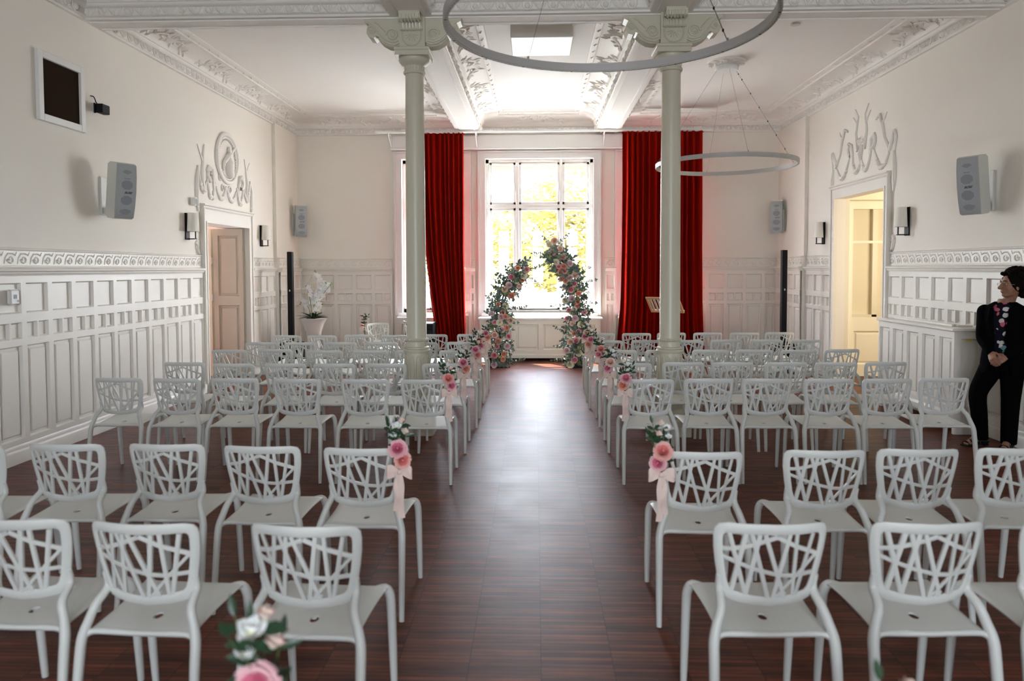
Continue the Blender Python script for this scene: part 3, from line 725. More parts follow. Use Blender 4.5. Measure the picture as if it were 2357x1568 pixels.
# ================================================================ CURTAINS
def curtain(t0, t1, b0, b1, y, folds, seed, label, edges):
    R = random.Random(seed); ph = [0]
    for i in range(folds * 2): ph.append(ph[-1] + R.uniform(.55, 1.5))
    tot = ph[-1]; us = []
    S = 6
    for i in range(folds * 2):
        for j in range(S): us.append((lerp(ph[i], ph[i + 1], j / S) / tot, (i + j / S) * pi))
    us.append((1, folds * 2 * pi)); amps = [R.uniform(.08, .17) for _ in range(folds * 2 + 2)]
    V = 22; mb = MB(); vs = []
    for jv in range(V + 1):
        v = jv / V; z = lerp(4.045, .015, v)
        e0, e1 = rad_at(edges[0], v), rad_at(edges[1], v)
        for u, a in us:
            k = int(a / pi); am = amps[k] * (.45 + .40 * min(1, v * 3)) 
            yy = y + am * sin(a) + .010 * sin(a * 2.3 + v * 5); xx = lerp(e0, e1, u) + .012 * sin(a * .7 + v * 4) * v
            vs.append((xx, yy, z))
    W = len(us); mb.add(vs, [(j * W + i, j * W + i + 1, (j + 1) * W + i + 1, (j + 1) * W + i) for j in range(V) for i in range(W - 1)])
    r = empty('curtain', ((t0 + t1) / 2, y, 4.06)); tag(r, label, 'curtain', 'red velvet curtains')
    o = mb.build('drape', VELVET, r, smooth=60, fix=False); o.location = (-(t0 + t1) / 2, -y, -4.06)
    so = o.modifiers.new('thickness', 'SOLIDIFY'); so.thickness = .004; so.offset = 0
    h = MB(); h.tube([(lerp(t0, t1, i / 40) - (t0 + t1) / 2, .018 * sin(i * 1.6), -.03) for i in range(41)], .022, 6, flat=.4); h.build('heading_tape', VELVET, r)
curtain(-2.05, -1.265, -1.75, -1.25, 12.66, 9, 21, 'red velvet curtain just right of the left column', ([-2.05, -2.04, -1.98, -1.86, -1.72], [-1.27, -1.27, -1.27, -1.25, -1.23]))
curtain(1.52, 2.93, 1.40, 3.0, 12.66, 13, 22, 'wide red velvet curtain behind the right column', ([1.53, 1.53, 1.52, 1.50, 1.42], [2.92, 2.92, 2.92, 2.94, 3.0]))

# ================================================================ PLASTER ORNAMENT OVER THE DOORS
def berries(mb, P, pts, R, r=.026):
    for u, z in pts:
        for _ in range(3):
            a = R.uniform(0, 2 * pi); q = R.uniform(0, .03); mb.ell(P(u + cos(a) * q, .012, z + sin(a) * q), (r * .8,) * 3, 7, 5)
def swag(mb, P, u0, z0, u1, z1, drop, R, n=13):
    pts = [(lerp(u0, u1, i / n), lerp(z0, z1, i / n) - drop * sin(pi * i / n)) for i in range(n + 1)]
    relief(mb, P, pts, [.010, .026, .010], .006, 6); berries(mb, P, pts[3:-3], R, .024)
def curl(mb, P, u, z, r, sgn, a0, turns=1.2, th=.018):
    relief(mb, P, scroll2(u, z, r, turns, sgn, a0, 20, .2), [th, th * .5], .006, 6)
R = random.Random(5)
_relief = relief
def relief(mb, P, pts, r, n0=0, seg=5, flat=.8):
    _relief(mb, P, pts, [q * 1.45 for q in r] if isinstance(r, list) else r * 1.4, n0, seg)
o1 = MB(); P = PLw
for rr, t in ((.345, .030), (.30, .014)): o1.tube([P(10.2 + cos(a) * rr, .012, 3.245 + sin(a) * rr) for a in [i * 2 * pi / 40 for i in range(40)]], t, 8, closed=True)
for i in range(44): a = 2 * pi * i / 44; o1.ell(P(10.2 + .27 * cos(a), .01, 3.245 + .27 * sin(a)), (.012, .012, .012), 6, 4)
relief(o1, P, [(10.28, 2.98), (10.25, 3.10), (10.22, 3.20), (10.24, 3.30)], [.05, .06, .07, .035], .0, 8)      # small relief figure
o1.ell(P(10.26, .02, 3.37), (.035, .045, .055), 8, 6)
relief(o1, P, [(10.22, 3.28), (10.34, 3.36), (10.47, 3.45)], [.03, .018, .012], .02, 6); relief(o1, P, [(10.2, 3.26), (10.08, 3.18), (10.04, 3.06)], [.03, .02, .012], .02, 6)
C0 = 10.16
for sg in (-1, 1):
    def Q(u, n, z, sg=sg): return PLw(C0 + sg * u, n, z)
    swag(o1, Q, .0, 2.84, .34, 2.80, .17, R); swag(o1, Q, .36, 2.86, .60, 2.88, .24, R); swag(o1, Q, .62, 2.84, .86, 2.98, .20, R)
    curl(o1, Q, .50, 2.96, .10, sg * 0 + 1, -pi / 2, .9, .022); relief(o1, Q, [(.40, 2.75), (.42, 2.9), (.46, 3.02), (.56, 3.05), (.60, 2.97)], [.012, .022, .014], .006, 6)
    relief(o1, Q, [(.70, 2.72), (.74, 2.95), (.70, 3.2), (.66, 3.33)], [.02, .016, .006], .006, 6); relief(o1, Q, [(.72, 3.1), (.80, 3.22), (.86, 3.30)], [.012, .005], .006, 5)
    relief(o1, Q, [(.86, 3.02), (.90, 2.85), (.90, 2.6), (.88, 2.42)], [.010, .030, .012], .006, 6); berries(o1, Q, [(.90, z_) for z_ in (2.5, 2.6, 2.7)], R, .022)
    curl(o1, Q, .20, 2.96, .07, 1, pi / 2, 1.2, .014); curl(o1, Q, .12, 2.80, .06, -1, 0, 1.1, .012)
    relief(o1, Q, [(.90, 2.02), (.94, 1.95), (.90, 1.87), (.86, 1.86)], [.008, .022, .012], .006, 6); curl(o1, Q, .90, 1.98, .05, 1, 0, 1, .014)
o1.build('overdoor_ornament', STUCCO, d1, smooth=60)['kind'] = 'structure'
o2 = MB(); C1 = 9.95
for sg in (-1, 1):
    def Q(u, n, z, sg=sg): return PRw(C1 + sg * u, n, z)
    swag(o2, Q, .0, 3.12, .30, 3.22, .20, R); swag(o2, Q, .36, 3.22, .78, 3.10, .22, R); 
    curl(o2, Q, .32, 3.32, .10, 1, -pi / 2, .9, .022); relief(o2, Q, [(.24, 3.05), (.27, 3.2), (.30, 3.36), (.38, 3.40), (.42, 3.30)], [.012, .024, .014], .006, 6)
    relief(o2, Q, [(.10, 3.25), (.16, 3.50), (.10, 3.72), (.20, 3.84)], [.018, .012, .005], .006, 6); relief(o2, Q, [(.13, 3.62), (.26, 3.74)], [.010, .004], .006, 5)
    relief(o2, Q, [(.42, 3.58), (.52, 3.62), (.60, 3.48), (.66, 3.30), (.78, 3.16)], [.010, .020, .012, .016], .006, 6); relief(o2, Q, [(.58, 3.5), (.66, 3.56), (.70, 3.62)], [.012, .004], .006, 5)
    relief(o2, Q, [(.78, 3.12), (.86, 3.24), (.92, 3.34), (.95, 3.26), (.92, 3.1)], [.018, .022, .010], .006, 6)
    relief(o2, Q, [(.90, 3.10), (.93, 2.92), (.92, 2.72), (.90, 2.60)], [.014, .028, .010], .006, 6); berries(o2, Q, [(.92, z_) for z_ in (2.75, 2.85, 2.95)], R, .022)
    relief(o2, Q, [(.90, 2.06), (.94, 1.97), (.90, 1.88), (.87, 1.87)], [.008, .022, .012], .006, 6); curl(o2, Q, .90, 2.0, .05, 1, 0, 1, .014)
relief(o2, PRw, [(C1, 3.05), (C1 + .02, 3.2), (C1 - .02, 3.32), (C1, 3.44)], [.01, .03, .02, .008], .006, 6); curl(o2, PRw, C1 - .06, 3.36, .05, -1, 0); curl(o2, PRw, C1 + .06, 3.36, .05, 1, 0)
o2.build('overdoor_ornament', STUCCO, d2, smooth=60)['kind'] = 'structure'

# ================================================================ THINGS ON THE WALLS
# framed vent on the left wall
r = empty('wall_vent', (XL, 6.60, 3.31)); tag(r, 'white framed vent with dark brown mesh high on the left wall', 'vent')
m_ = MB()
for a, b, c, d in ((-.33, -.265, -.315, .315), (.265, .33, -.315, .315), (-.265, .265, .25, .315), (-.265, .265, -.315, -.25)): m_.cbox(0, .035, a, b, c, d, .004)
m_.build('frame', WHITEP, r)
m_ = MB(); m_.box(.002, .010, -.27, .27, -.255, .255); m_.build('mesh_panel', VENT, r, smooth=0)
# small black camera with cable
r = empty('wall_camera', (XL, 7.12, 3.27)); tag(r, 'small black box camera with short cable on the left wall', 'camera')
m_ = MB(); m_.cbox(.05, .12, -.06, .07, -.045, .045, .006); m_.tube([(0, 0, -.02), (.05, 0, -.02)], .012, 8); m_.cbox(.035, .05, -.07, -.05, -.05, .05, .003); m_.build('housing', BLACK, r)
m_ = MB(); m_.tube(catmull([(.0, -.06, .12), (.02, -.035, .115), (.04, -.03, .06), (.06, -.03, .04)], 5), .005, 6); m_.build('cable', BLACK, r)
# room thermostat and motion sensor
r = empty('thermostat', (XL + .012, 5.88, 1.42)); tag(r, 'white thermostat with small blue screen on the left panelling', 'thermostat')
m_ = MB(); m_.cbox(0, .04, -.055, .055, -.065, .065, .012); m_.build('housing', WHITEP, r)
m_ = MB(); m_.box(.040, .042, -.018, .018, -.012, .022); m_.build('screen', mat('lcd', (.06, .10, .16), .3), r)
m_ = MB(); m_.cbox(.04, .045, .025, .04, -.04, -.025, .001); m_.build('button', GREYP, r)
r = empty('motion_sensor', (XL, 9.13, 2.53)); tag(r, 'white motion sensor beside the corner of the left door ornament', 'sensor')
m_ = MB(); m_.cbox(0, .07, -.055, .02, -.055, .055, .012); m_.build('housing', WHITEP, r)
m_ = MB(); m_.ell((.065, -.015, 0), (.035, .03, .045), 12, 8); m_.build('lens', mat('lens_plastic', (.75, .75, .72), .3), r)

def wall_sconce():
    r = empty('wall_sconce')
    m_ = MB(); m_.cbox(0, .016, -.05, .05, -.17, .17, .002); m_.build('back_plate', BLACKM, r)
    m_ = MB(); m_.cbox(.016, .12, -.03, -.018, -.165, -.153, .002); m_.cbox(.016, .12, .018, .03, -.165, -.153, .002); m_.cbox(.108, .12, -.03, .03, -.165, -.153, .002); m_.cbox(.108, .12, -.008, .008, -.16, -.04, .002); m_.build('bracket', BLACKM, r)
    m_ = MB(); rings = []
    for z, q in ((-.065, 1.0), (-.06, 1.0), (.17, .86)):
        rings.append([(.085 + .068 * q * cos(a), .095 * q * sin(a), z) for a in [2 * pi * i / 28 for i in range(28)]])
    m_.loft(rings); m_.build('lamp_shade', SHADE, r, smooth=60)
    return r
sc0 = wall_sconce()
for i, (x, y, z, rz, lab) in enumerate([(XL, 8.98, 2.20, 0, 'black-framed wall sconce left of the left doorway'), (XL, 11.44, 2.19, 0, 'black-framed wall sconce between left doorway and corner'),
        (XR, 11.18, 2.18, pi, 'black-framed wall sconce between right doorway and corner'), (XR, 8.70, 2.20, pi, 'black-framed wall sconce on near side of the right doorway')]):
    o = sc0 if i == 0 else copy_tree(sc0); o.location = (x, y, z); o.rotation_euler = (0, 0, rz); tag(o, lab, 'wall lamp', 'black wall sconces with fabric shades')

def wall_speaker():
    r = empty('wall_speaker')
    side = [(-.02, -.26), (-.02, .26), (.02, .285), (.13, .285), (.155, .27), (.175, .15), (.182, 0), (.175, -.15), (.155, -.27), (.13, -.285), (.02, -.285)]
    m_ = MB(); n = len(side); vs = [(x_, y_, z_) for y_ in (-.095, .095) for x_, z_ in side]
    m_.add(vs, [tuple(range(n)), tuple(range(2 * n - 1, n - 1, -1))] + [(i, (i + 1) % n, n + (i + 1) % n, n + i) for i in range(n)])
    m_.build('cabinet', GREYP, r, smooth=0)
    g = MB(); fr = [(.150, .275), (.163, .262), (.180, .15), (.187, 0), (.180, -.15), (.163, -.262), (.150, -.275)]
    n = len(fr); vs = [(x_, y_, z_) for y_ in (-.097, .097) for x_, z_ in fr]; g.add(vs, [(i, i + 1, n + i + 1, n + i) for i in range(n - 1)] + [tuple(range(n)), tuple(range(2 * n - 1, n - 1, -1))])
    go = g.build('grille', GRILLE, r, smooth=50)
    def fx(z): return rad_at([.163, .180, .1872, .180, .163], (z + .262) / .524)
    for z in (.17, .065, -.09, -.19):
        d = MB(); vs = [(fx(z + .05 * sin(a)) + .0015, .062 * cos(a), z + .05 * sin(a)) for a in [2 * pi * i / 8 + pi / 8 for i in range(8)]]; vs.append((fx(z) + .002, 0, z)); d.add(vs, [(i, (i + 1) % 8, 8) for i in range(8)]); d.build('driver', GRILLE_D, go, smooth=0, fix=False)
    text_mesh('BOSE', .032, 'logo', BLACK, go, Matrix.Translation((.1905, .01, -.012)) @ Matrix.Rotation(pi / 2, 4, 'Z') @ Matrix.Rotation(pi / 2, 4, 'X'), shear=.5)
    return r
sp0 = wall_speaker()
def bracket(parent, rz):
    e = MB(); Mi = (parent.rotation_euler.to_matrix().to_4x4()).inverted()
    return e
for i, (x, y, z, yaw, tilt, wx, lab) in enumerate([
        (-4.31, 7.24, 2.47, -30, 8, XL, 'white speaker on the left wall, nearest the camera, below the small camera'),
        (4.33, 7.16, 2.46, 210, 8, XR, 'white speaker on the right wall above the radiator cover'),
        (-4.27, 12.86, 2.52, -66, 3, None, 'white speaker in the far left corner above the black column speaker'),
        (4.30, 12.86, 2.55, 246, 3, None, 'white speaker in the far right corner above the black column speaker')]):
    o = sp0 if i == 0 else copy_tree(sp0); tag(o, lab, 'speaker', 'white wall speakers')
    o.location = (x, y, z); o.rotation_euler = (Matrix.Rotation(radians(yaw), 4, 'Z') @ Matrix.Rotation(radians(tilt), 4, 'Y')).to_euler()
for i, (x, y, z, wx) in enumerate([(-4.31, 7.24, 2.47, XL), (4.33, 7.16, 2.46, XR), (-4.27, 12.86, 2.52, XL + .055), (4.30, 12.86, 2.55, XR - .055)]):
    m_ = MB(); sg = 1 if x < 0 else -1; d = abs(x - wx)
    m_.cbox(min(0, sg * .02), max(0, sg * .02), -.07, .07, -.24, .15, .003)
    m_.cbox(min(sg * .01, sg * (d - .0)), max(sg * .01, sg * (d - .0)), -.035, .035, -.22, -.16, .004)
    r = empty('speaker_bracket', (wx, y, z - .02)); tag(r, 'white angled wall bracket carrying the %s speaker' % ['near left', 'near right', 'far left corner', 'far right corner'][i], 'bracket', 'speaker wall brackets')
    m_.build('wall_plate', GREYP, r)
    m_ = MB(); m_.tube(catmull([(sg * .03, .05, .14), (sg * .05, .05, .18), (sg * .03, .04, .16)], 4), .006, 6); m_.build('cable', GREYP, r)

# radiator cover on the right wall
r = empty('radiator_cover', (4.30, 7.87, 0)); tag(r, 'long waist-high panelled radiator cover along the right wall', 'radiator cover')
b = MB(); X0, Y0, Y1 = 4.10, 7.10, 8.64
P = lambda u, n, z: (X0 - n + .032 - 4.30, u - 7.87, z)
us = [Y0, 7.395, 7.715, 8.025, 8.335, Y1]
for u0, u1 in zip(us, us[1:]): ring_cell(b, P, u0, u1, .16, 1.02, u0 + .045, u1 - .035, .27, .95, True)
P2 = lambda u, n, z: (u - 4.30, Y0 - n + .032 - 7.87, z)
ring_cell(b, P2, 4.10, 4.44, .16, 1.02, 4.17, 4.37, .27, .95, False)
b.box(X0 + .035 - 4.30, .14, Y0 + .035 - 7.87, Y1 - 7.87, .16, 1.02)
extr(b, P, Y0 - .02, Y1, [(.03, .14), (.05, .14), (.05, .20), (.04, .22), (.03, .225)])
b.box(X0 + .02 - 4.30, .14, Y0 + .01 - 7.87, Y0 + .05 - 7.87, 0, .16); b.box(X0 + .02 - 4.30, X0 + .07 - 4.30, Y1 - .05 - 7.87, Y1 - 7.87, 0, .16)
b.build('casing', PAINT, r, smooth=0)
t = MB(); t.cbox(X0 - .03 - 4.30, .145, Y0 - .03 - 7.87, Y1 + .01 - 7.87, 1.02, 1.05, .008); t.build('top_shelf', PAINT, r)
t = MB(); t.cbox(-.10, -.07, -.55, .62, 1.05, 1.075, .004); t.cbox(-.07, .08, -.60, -.55, 1.05, 1.07, .004); t.build('air_slot_lip', PAINT, r)
t = MB(); t.box(-.07, .08, -.52, .60, 1.0505, 1.053); t.build('air_slot', mat('slot_dark', (.10, .09, .08), .8), r)
t = MB(); t.box(-.08, -.035, Y0 - .003 - 7.87, Y0 - .0005 - 7.87, .925, .945); t.build('sticker', YELLOW, r)

# ================================================================ RING LAMPS, CEILING LIGHT, DETECTOR
def ring_lamp():
    r = empty('ring_lamp'); N = 96; Rr = .915
    m_ = MB(); sec = [(-.013, -.02), (.013, -.02), (.013, .03), (-.013, .03)]
    m_.loft([[(cos(a) * (Rr + o), sin(a) * (Rr + o), z) for o, z in sec] for a in [2 * pi * i / N for i in range(N)]], cap=False, closed=True); m_.build('ring', RINGM, r, smooth=40)
    m_ = MB(); sec = [(-.011, -.021), (.011, -.021), (.010, -.026), (-.010, -.026)]
    m_.loft([[(cos(a) * (Rr + o), sin(a) * (Rr + o), z) for o, z in sec] for a in [2 * pi * i / N for i in range(N)]], cap=False, closed=True)
    dm = m_.build('diffuser', DIFF, r, smooth=40)
    m_ = MB()
    for i in range(160):
        a = 2 * pi * i / 160; big = i % 10 == 0; q = .009 if big else .0032
        m_.ell((cos(a) * Rr, sin(a) * Rr, -.0262), (q, q, .0008), 6, 4)
    m_.build('led_dots', BLACK, dm)
    for i in range(4):
        a = radians(20 + 90 * i); m_ = MB(); m_.tube([(.13 * cos(a), .13 * sin(a), 1.26), (Rr * cos(a), Rr * sin(a), .03)], .0016 if i else .003, 5)
        m_.tube([(Rr * cos(a), Rr * sin(a), .028), (Rr * cos(a), Rr * sin(a), .05)], .007, 8); wr_ = m_.build('suspension_wire', WIRE, r)
        if i == 0:
            for t_ in (.04, .1, .25, .4, .55, .7, .85, .95):
                b_ = MB(); q = lerp(.13, Rr, t_); b_.ell((q * cos(a), q * sin(a), lerp(1.26, .03, t_)), (.007, .007, .012), 6, 5); b_.build('cable_clip', BLACK, wr_)
    m_ = MB(); m_.lathe([(.0, 1.25), (.15, 1.25), (.155, 1.265), (.15, 1.31), (.14, 1.325), (0, 1.325)], 32, cap=False); m_.build('canopy', WHITEP, r)
    return r
l0 = ring_lamp(); l0.location = (.41, 4.10, 3.037); l0.rotation_euler.z = radians(10); tag(l0, 'large ring lamp hanging nearest the camera, cut by the top edge', 'ring lamp', 'suspended ring lamps')
l1 = copy_tree(l0); l1.location = (2.56, 9.75, 3.035); l1.rotation_euler.z = radians(-18); tag(l1, 'ring lamp hanging behind the right column near the corner', 'ring lamp', 'suspended ring lamps')
for (x, y, lab) in ((.41, 4.10, 'plaster rose on the ceiling above the near ring lamp'), (2.56, 9.75, 'plaster rose on the ceiling above the far ring lamp')):
    m_ = MB(); m_.lathe([(0, -.055), (.14, -.055), (.16, -.045), (.19, -.03), (.24, -.02), (.25, 0)], 40, cap=False)
    for i in range(10):
        a = 2 * pi * i / 10; m_.ell((.20 * cos(a), .20 * sin(a), -.03), (.045, .03, .022), 8, 6, M=None)
        m_.ell((.165 * cos(a + .3), .165 * sin(a + .3), -.046), (.02, .02, .018), 8, 5)
    r = empty('ceiling_rose', (x, y, ZC)); tag(r, lab, 'ceiling rose', 'plaster ceiling roses'); m_.build('plaster_rosette', STUCCO, r)
r = empty('ceiling_light', (.075, 8.52, ZC)); tag(r, 'square white box light fixed to the centre ceiling', 'ceiling light')
m_ = MB(); m_.cbox(-.355, .355, -.355, .355, -.145, 0, .004); m_.build('housing', CEIL, r)
m_ = MB(); m_.box(-.345, .345, -.345, .345, -.150, -.1455); m_.build('diffuser', mat('light_panel', (.62, .64, .67), .4, emit=((.92, .95, 1), .12)), r)
r = empty('smoke_detector', (2.94, 8.27, ZC)); tag(r, 'small smoke detector on the right-hand ceiling', 'detector')
m_ = MB(); m_.lathe([(.03, -.025), (.05, -.02), (.055, 0)], 20); m_.build('housing', GREYP, r)
# ================================================================ CHAIRS
def BSy(x, z): return -.19 + .05 * (x / .185) ** 2 + (.805 - z) * .22      # surface of the curved backrest
def build_chair():
    r = empty('lattice_chair')
    # backrest: frame ring + lattice, one mesh
    out = [(0, .800), (.09, .799), (.155, .796), (.178, .789), (.189, .772), (.191, .745), (.188, .70), (.180, .645), (.169, .585), (.160, .54), (.146, .518), (.118, .508), (.07, .501), (0, .4965)]
    inn = [(0, .762), (.085, .762), (.143, .762), (.156, .760), (.162, .752), (.163, .735), (.160, .695), (.152, .64), (.143, .59), (.134, .560), (.124, .548), (.095, .541), (.055, .534), (0, .5285)]
    O = out + [(-x, z) for x, z in out[-2:0:-1]]; I = inn + [(-x, z) for x, z in inn[-2:0:-1]]
    b = MB(); rings = []
    for (ox, oz), (ix, iz) in zip(O, I):
        cx, cz = (ox + ix) / 2, (oz + iz) / 2; hx, hz = (ox - ix) / 2, (oz - iz) / 2; ring = []
        for k in range(8):
            a = 2 * pi * (k + .5) / 8; ca = max(-1, min(1, cos(a) * 1.08)); sa = sin(a)
            x = cx + hx * ca; z = cz + hz * ca; ring.append((x, BSy(x, z) + .0085 * sa, z))
        rings.append(ring)
    b.loft(rings, cap=False, closed=True)
    S = .95; dx = .029
    bars = [([(-.1242, .7637), (-.0583, .5400)], .0141), ([(-.07, .7640), (-.1029, .5460)], .0151), ([(-.051, .7640), (0.0219, .5260)], .0145),
            ([(-.0239, .7640), (-.0559, .5360)], .0151), ([(-.0061, .7640), (.0802, .5290)], .0145), ([(.0816, .7640), (.0391, .5240)], .0151),
            ([(.1086, .7640), (.1122, .5290)], .0131), ([(.1714, .7600), (.1235, .5320)], .0131),
            ([(-.1496, .698), (-.112, .7025), (-.076, .7135), (-.0385, .7257), (.0373, .7547)], .0151), ([(.0373, .7547), (.1083, .7185), (.2108, .6746)], .0151),
            ([(-.1482, .6747), (-.087, .6526), (-.0193, .6307), (.0524, .6138), (.1086, .6081), (.1921, .6127)], .0145), ([(.2009, .6876), (.1331, .6205), (.0514, .5321)], .0111), ([(.062, .535), (.085, .548)], .010)]
    for n_, (pts, wd) in enumerate(bars):
        pts = [((x - dx) * S, z) for x, z in pts]
        if len(pts) == 2: pts = [(lerp(pts[0][0], pts[1][0], t / 5), lerp(pts[0][1], pts[1][1], t / 5)) for t in range(6)]
        vs = []; h = wd / 2; e = .0012; th = .0062 - .00012 * n_
        for i, (x, z) in enumerate(pts):
            p, q = pts[max(i - 1, 0)], pts[min(i + 1, len(pts) - 1)]; tx, tz = q[0] - p[0], q[1] - p[1]; l = sqrt(tx * tx + tz * tz); nx, nz = -tz / l, tx / l
            for k_, yy in ((-h, -th + e), (-h + e, -th), (h - e, -th), (h, -th + e), (h, th - e), (h - e, th), (-h + e, th), (-h, th - e)):
                xx, zz = x + nx * k_, z + nz * k_; vs.append((xx, BSy(xx, zz) + yy, zz))
        m = len(pts); b.add(vs, [(i * 8 + k_, i * 8 + (k_ + 1) % 8, i * 8 + 8 + (k_ + 1) % 8, i * 8 + 8 + k_) for i in range(m - 1) for k_ in range(8)])
    b.build('backrest', CHAIR, r, smooth=40)
    # rear legs
    for s in (-1, 1):
        m = MB(); pts = catmull([(s * .165, BSy(.165, .60) - .001, .60), (s * .161, BSy(.160, .545), .545), (s * .170, -.150, .505), (s * .187, -.165, .455), (s * .200, -.180, .405), (s * .203, -.192, .34), (s * .206, -.215, .17), (s * .209, -.238, 0)], 4)
        m.tube(pts, [.0105, .0155, .0165, .0175, .0190, .0185, .0165, .0135], 10, flat=.92); m.build('leg', CHAIR, r, smooth=60)
    for s in (-1, 1):
        m = MB(); pts = catmull([(s * .150, .165, .437), (s * .185, .182, .434), (s * .198, .196, .408), (s * .202, .204, .36), (s * .203, .222, .17), (s * .203, .238, 0)], 4)
        m.tube(pts, [.010, .0165, .0185, .0180, .0160, .0125], 10); m.build('leg', CHAIR, r, smooth=60)
    # seat with drain hole
    s = MB(); T = .006
    xs = [-1, -.93, -.8, -.6, -.4, -.25, -.14, 0, .14, .25, .4, .6, .8, .93, 1]
    ysv = [-.172, -.165, -.15, -.12, -.092, -.035, 0, .05, .10, .14, .165, .182, .195, .202]
    def hw(y): return lerp(.186, .203, (y + .17) / .37) - .010 * (1 - ((y - .01) / .18) ** 2) * (1 if abs(y) < .18 else 0)
    def sz(u, y):
        z = .432 + .020 * max(0, min(1, (y + .17) / .33)) - .010 * (1 - u * u) * (1 - ((y) / .2) ** 2)
        if y > .15: z -= ((y - .15) / .052) ** 2 * .026
        if y < -.15: z -= ((-.15 - y) / .022) ** 2 * .006
        z -= .010 * max(0, (abs(u) - .85) / .15) ** 2
        return z
    W = len(xs); H = len(ysv); top = []; bot = []
    for y in ysv:
        for u in xs:
            x = u * hw(y); z = sz(u, y); top.append((x, y, z)); bot.append((x * .985, y, z - T - (.006 if y < -.15 else 0)))
    s.v = top + bot; n = W * H; fs = []
    hole = [(6, 4), (7, 4)]
    for j in range(H - 1):
        for i in range(W - 1):
            if (i, j) in hole: continue
            a = j * W + i; fs.append((a, a + 1, a + W + 1, a + W)); fs.append((n + a, n + a + W, n + a + W + 1, n + a + 1))
    per = [(0, i) for i in range(W)] + [(j, W - 1) for j in range(1, H)] + [(H - 1, i) for i in range(W - 2, -1, -1)] + [(j, 0) for j in range(H - 2, 0, -1)]
    pi_ = [j * W + i for j, i in per]
    for a, c in zip(pi_, pi_[1:] + pi_[:1]): fs.append((c, a, a + n, c + n))
    # ring of the hole
    border = [4 * W + 6, 4 * W + 7, 4 * W + 8, 5 * W + 8, 5 * W + 7, 5 * W + 6]
    cy = -.0635; base = len(s.v); ang = [225, 270, 315, 45, 90, 135]
    full = []
    for k_, a in enumerate(ang):
        full.append((border[k_], a))
    circ_t = []; K = 24
    for k_ in range(K):
        a = 2 * pi * k_ / K; x, y = .0155 * cos(a), cy + .0225 * sin(a); circ_t.append((x, y, sz(x / .19, y)))
    s.v += circ_t + [(x, y, z - T) for x, y, z in circ_t]
    def ringfan(bd, off, rev):
        # connect border (6 pts) to circle (24 pts)
        seg = [(225, 270), (270, 315), (315, 405), (405, 450), (450, 495), (495, 585)]
        for k_, (a0, a1) in enumerate(seg):
            i0 = bd[k_]; i1 = bd[(k_ + 1) % 6]; q = [int(a / 15) % 24 for a in range(a0, a1 + 1, 15)]
            mid = len(q) // 2
            for t in range(len(q) - 1):
                f = (i0 if t < mid else i1, base + off + q[t + 1], base + off + q[t]); fs.append(f[::-1] if rev else f)
            f = (i0, i1, base + off + q[mid]); fs.append(f[::-1] if rev else f)
    ringfan(border, 0, False); ringfan([b_ + n for b_ in border], K, True)
    for k_ in range(K): fs.append((base + k_, base + (k_ + 1) % K, base + K + (k_ + 1) % K, base + K + k_))
    s.f = fs; s.m = [0] * len(fs)
    # rear rail with fillets into the legs
    s.tube(catmull([(-.203, -.186, .375), (-.196, -.178, .405), (-.172, -.168, .420), (-.12, -.166, .4215), (0, -.167, .4195), (.12, -.166, .4215), (.172, -.168, .420), (.196, -.178, .405), (.203, -.186, .375)], 4), [.008, .012, .0115, .011, .011, .011, .0115, .012, .008], 8)
    s.build('seat', CHAIR, r, smooth=45)
    return r
ROWS = {   # block, row: (positions of the backrest tops)
 ('L', 1): [(-.77, 2.29), (-1.33, 2.30), (-1.80, 2.33)],
 ('L', 2): [(-.83, 3.31), (-1.33, 3.34), (-1.82, 3.37), (-2.32, 3.36), (-2.79, 3.31)],
 ('L', 3): [(-.86, 5.41), (-1.33, 5.42), (-1.87, 5.43), (-2.37, 5.45), (-2.83, 5.44), (-3.31, 5.46)],
 ('L', 4): [(-.84, 6.33), (-1.36, 6.33), (-1.83, 6.32), (-2.28, 6.32), (-2.75, 6.31), (-3.25, 6.40)],
 ('L', 5): [(-.82, 7.36), (-1.29, 7.36), (-1.74, 7.35), (-2.22, 7.35), (-2.79, 7.46), (-3.27, 7.42)],
 ('L', 6): [(-.85, 8.24), (-1.33, 8.19), (-1.80, 8.19), (-2.29, 8.19), (-2.76, 8.18), (-3.22, 8.18)],
 ('L', 7): [(-.84, 9.22), (-1.34, 9.18), (-1.81, 9.08), (-2.30, 9.12), (-2.76, 9.05), (-3.21, 9.05)],
 ('R', 1): [(.79, 2.35), (1.32, 2.37), (1.83, 2.38)],
 ('R', 2): [(.78, 3.28), (1.36, 3.32), (1.81, 3.35), (2.28, 3.38)],
 ('R', 3): [(.88, 5.45), (1.34, 5.48), (1.79, 5.49), (2.26, 5.49), (2.71, 5.50), (3.17, 5.55)],
 ('R', 4): [(.86, 6.38), (1.34, 6.45), (1.79, 6.45), (2.27, 6.46), (2.72, 6.46), (3.17, 6.49)],
 ('R', 5): [(.87, 7.41), (1.34, 7.43), (1.83, 7.45), (2.29, 7.46), (2.74, 7.44), (3.20, 7.50)],
 ('R', 6): [(.84, 8.40), (1.33, 8.45), (1.80, 8.45), (2.28, 8.51), (2.75, 8.51), (3.21, 8.51)],
 ('R', 7): [(.86, 9.36), (1.33, 9.36), (1.80, 9.43), (2.28, 9.43), (2.76, 9.43), (3.24, 9.49)],
 ('L', 0): [(-.73, 1.27)], ('R', 0): [(.86, 1.27)]}
ROWN = {0: 'row just below the frame', 1: 'nearest row to camera', 2: 'second row from camera', 3: 'third row from camera', 4: 'fourth row from camera', 5: 'fifth row from camera', 6: 'sixth row from camera', 7: 'farthest row before the arch'}
SEATN = ['aisle', 'second', 'third', 'fourth', 'fifth', 'sixth']
c0 = build_chair(); used = False; Rj = random.Random(11)
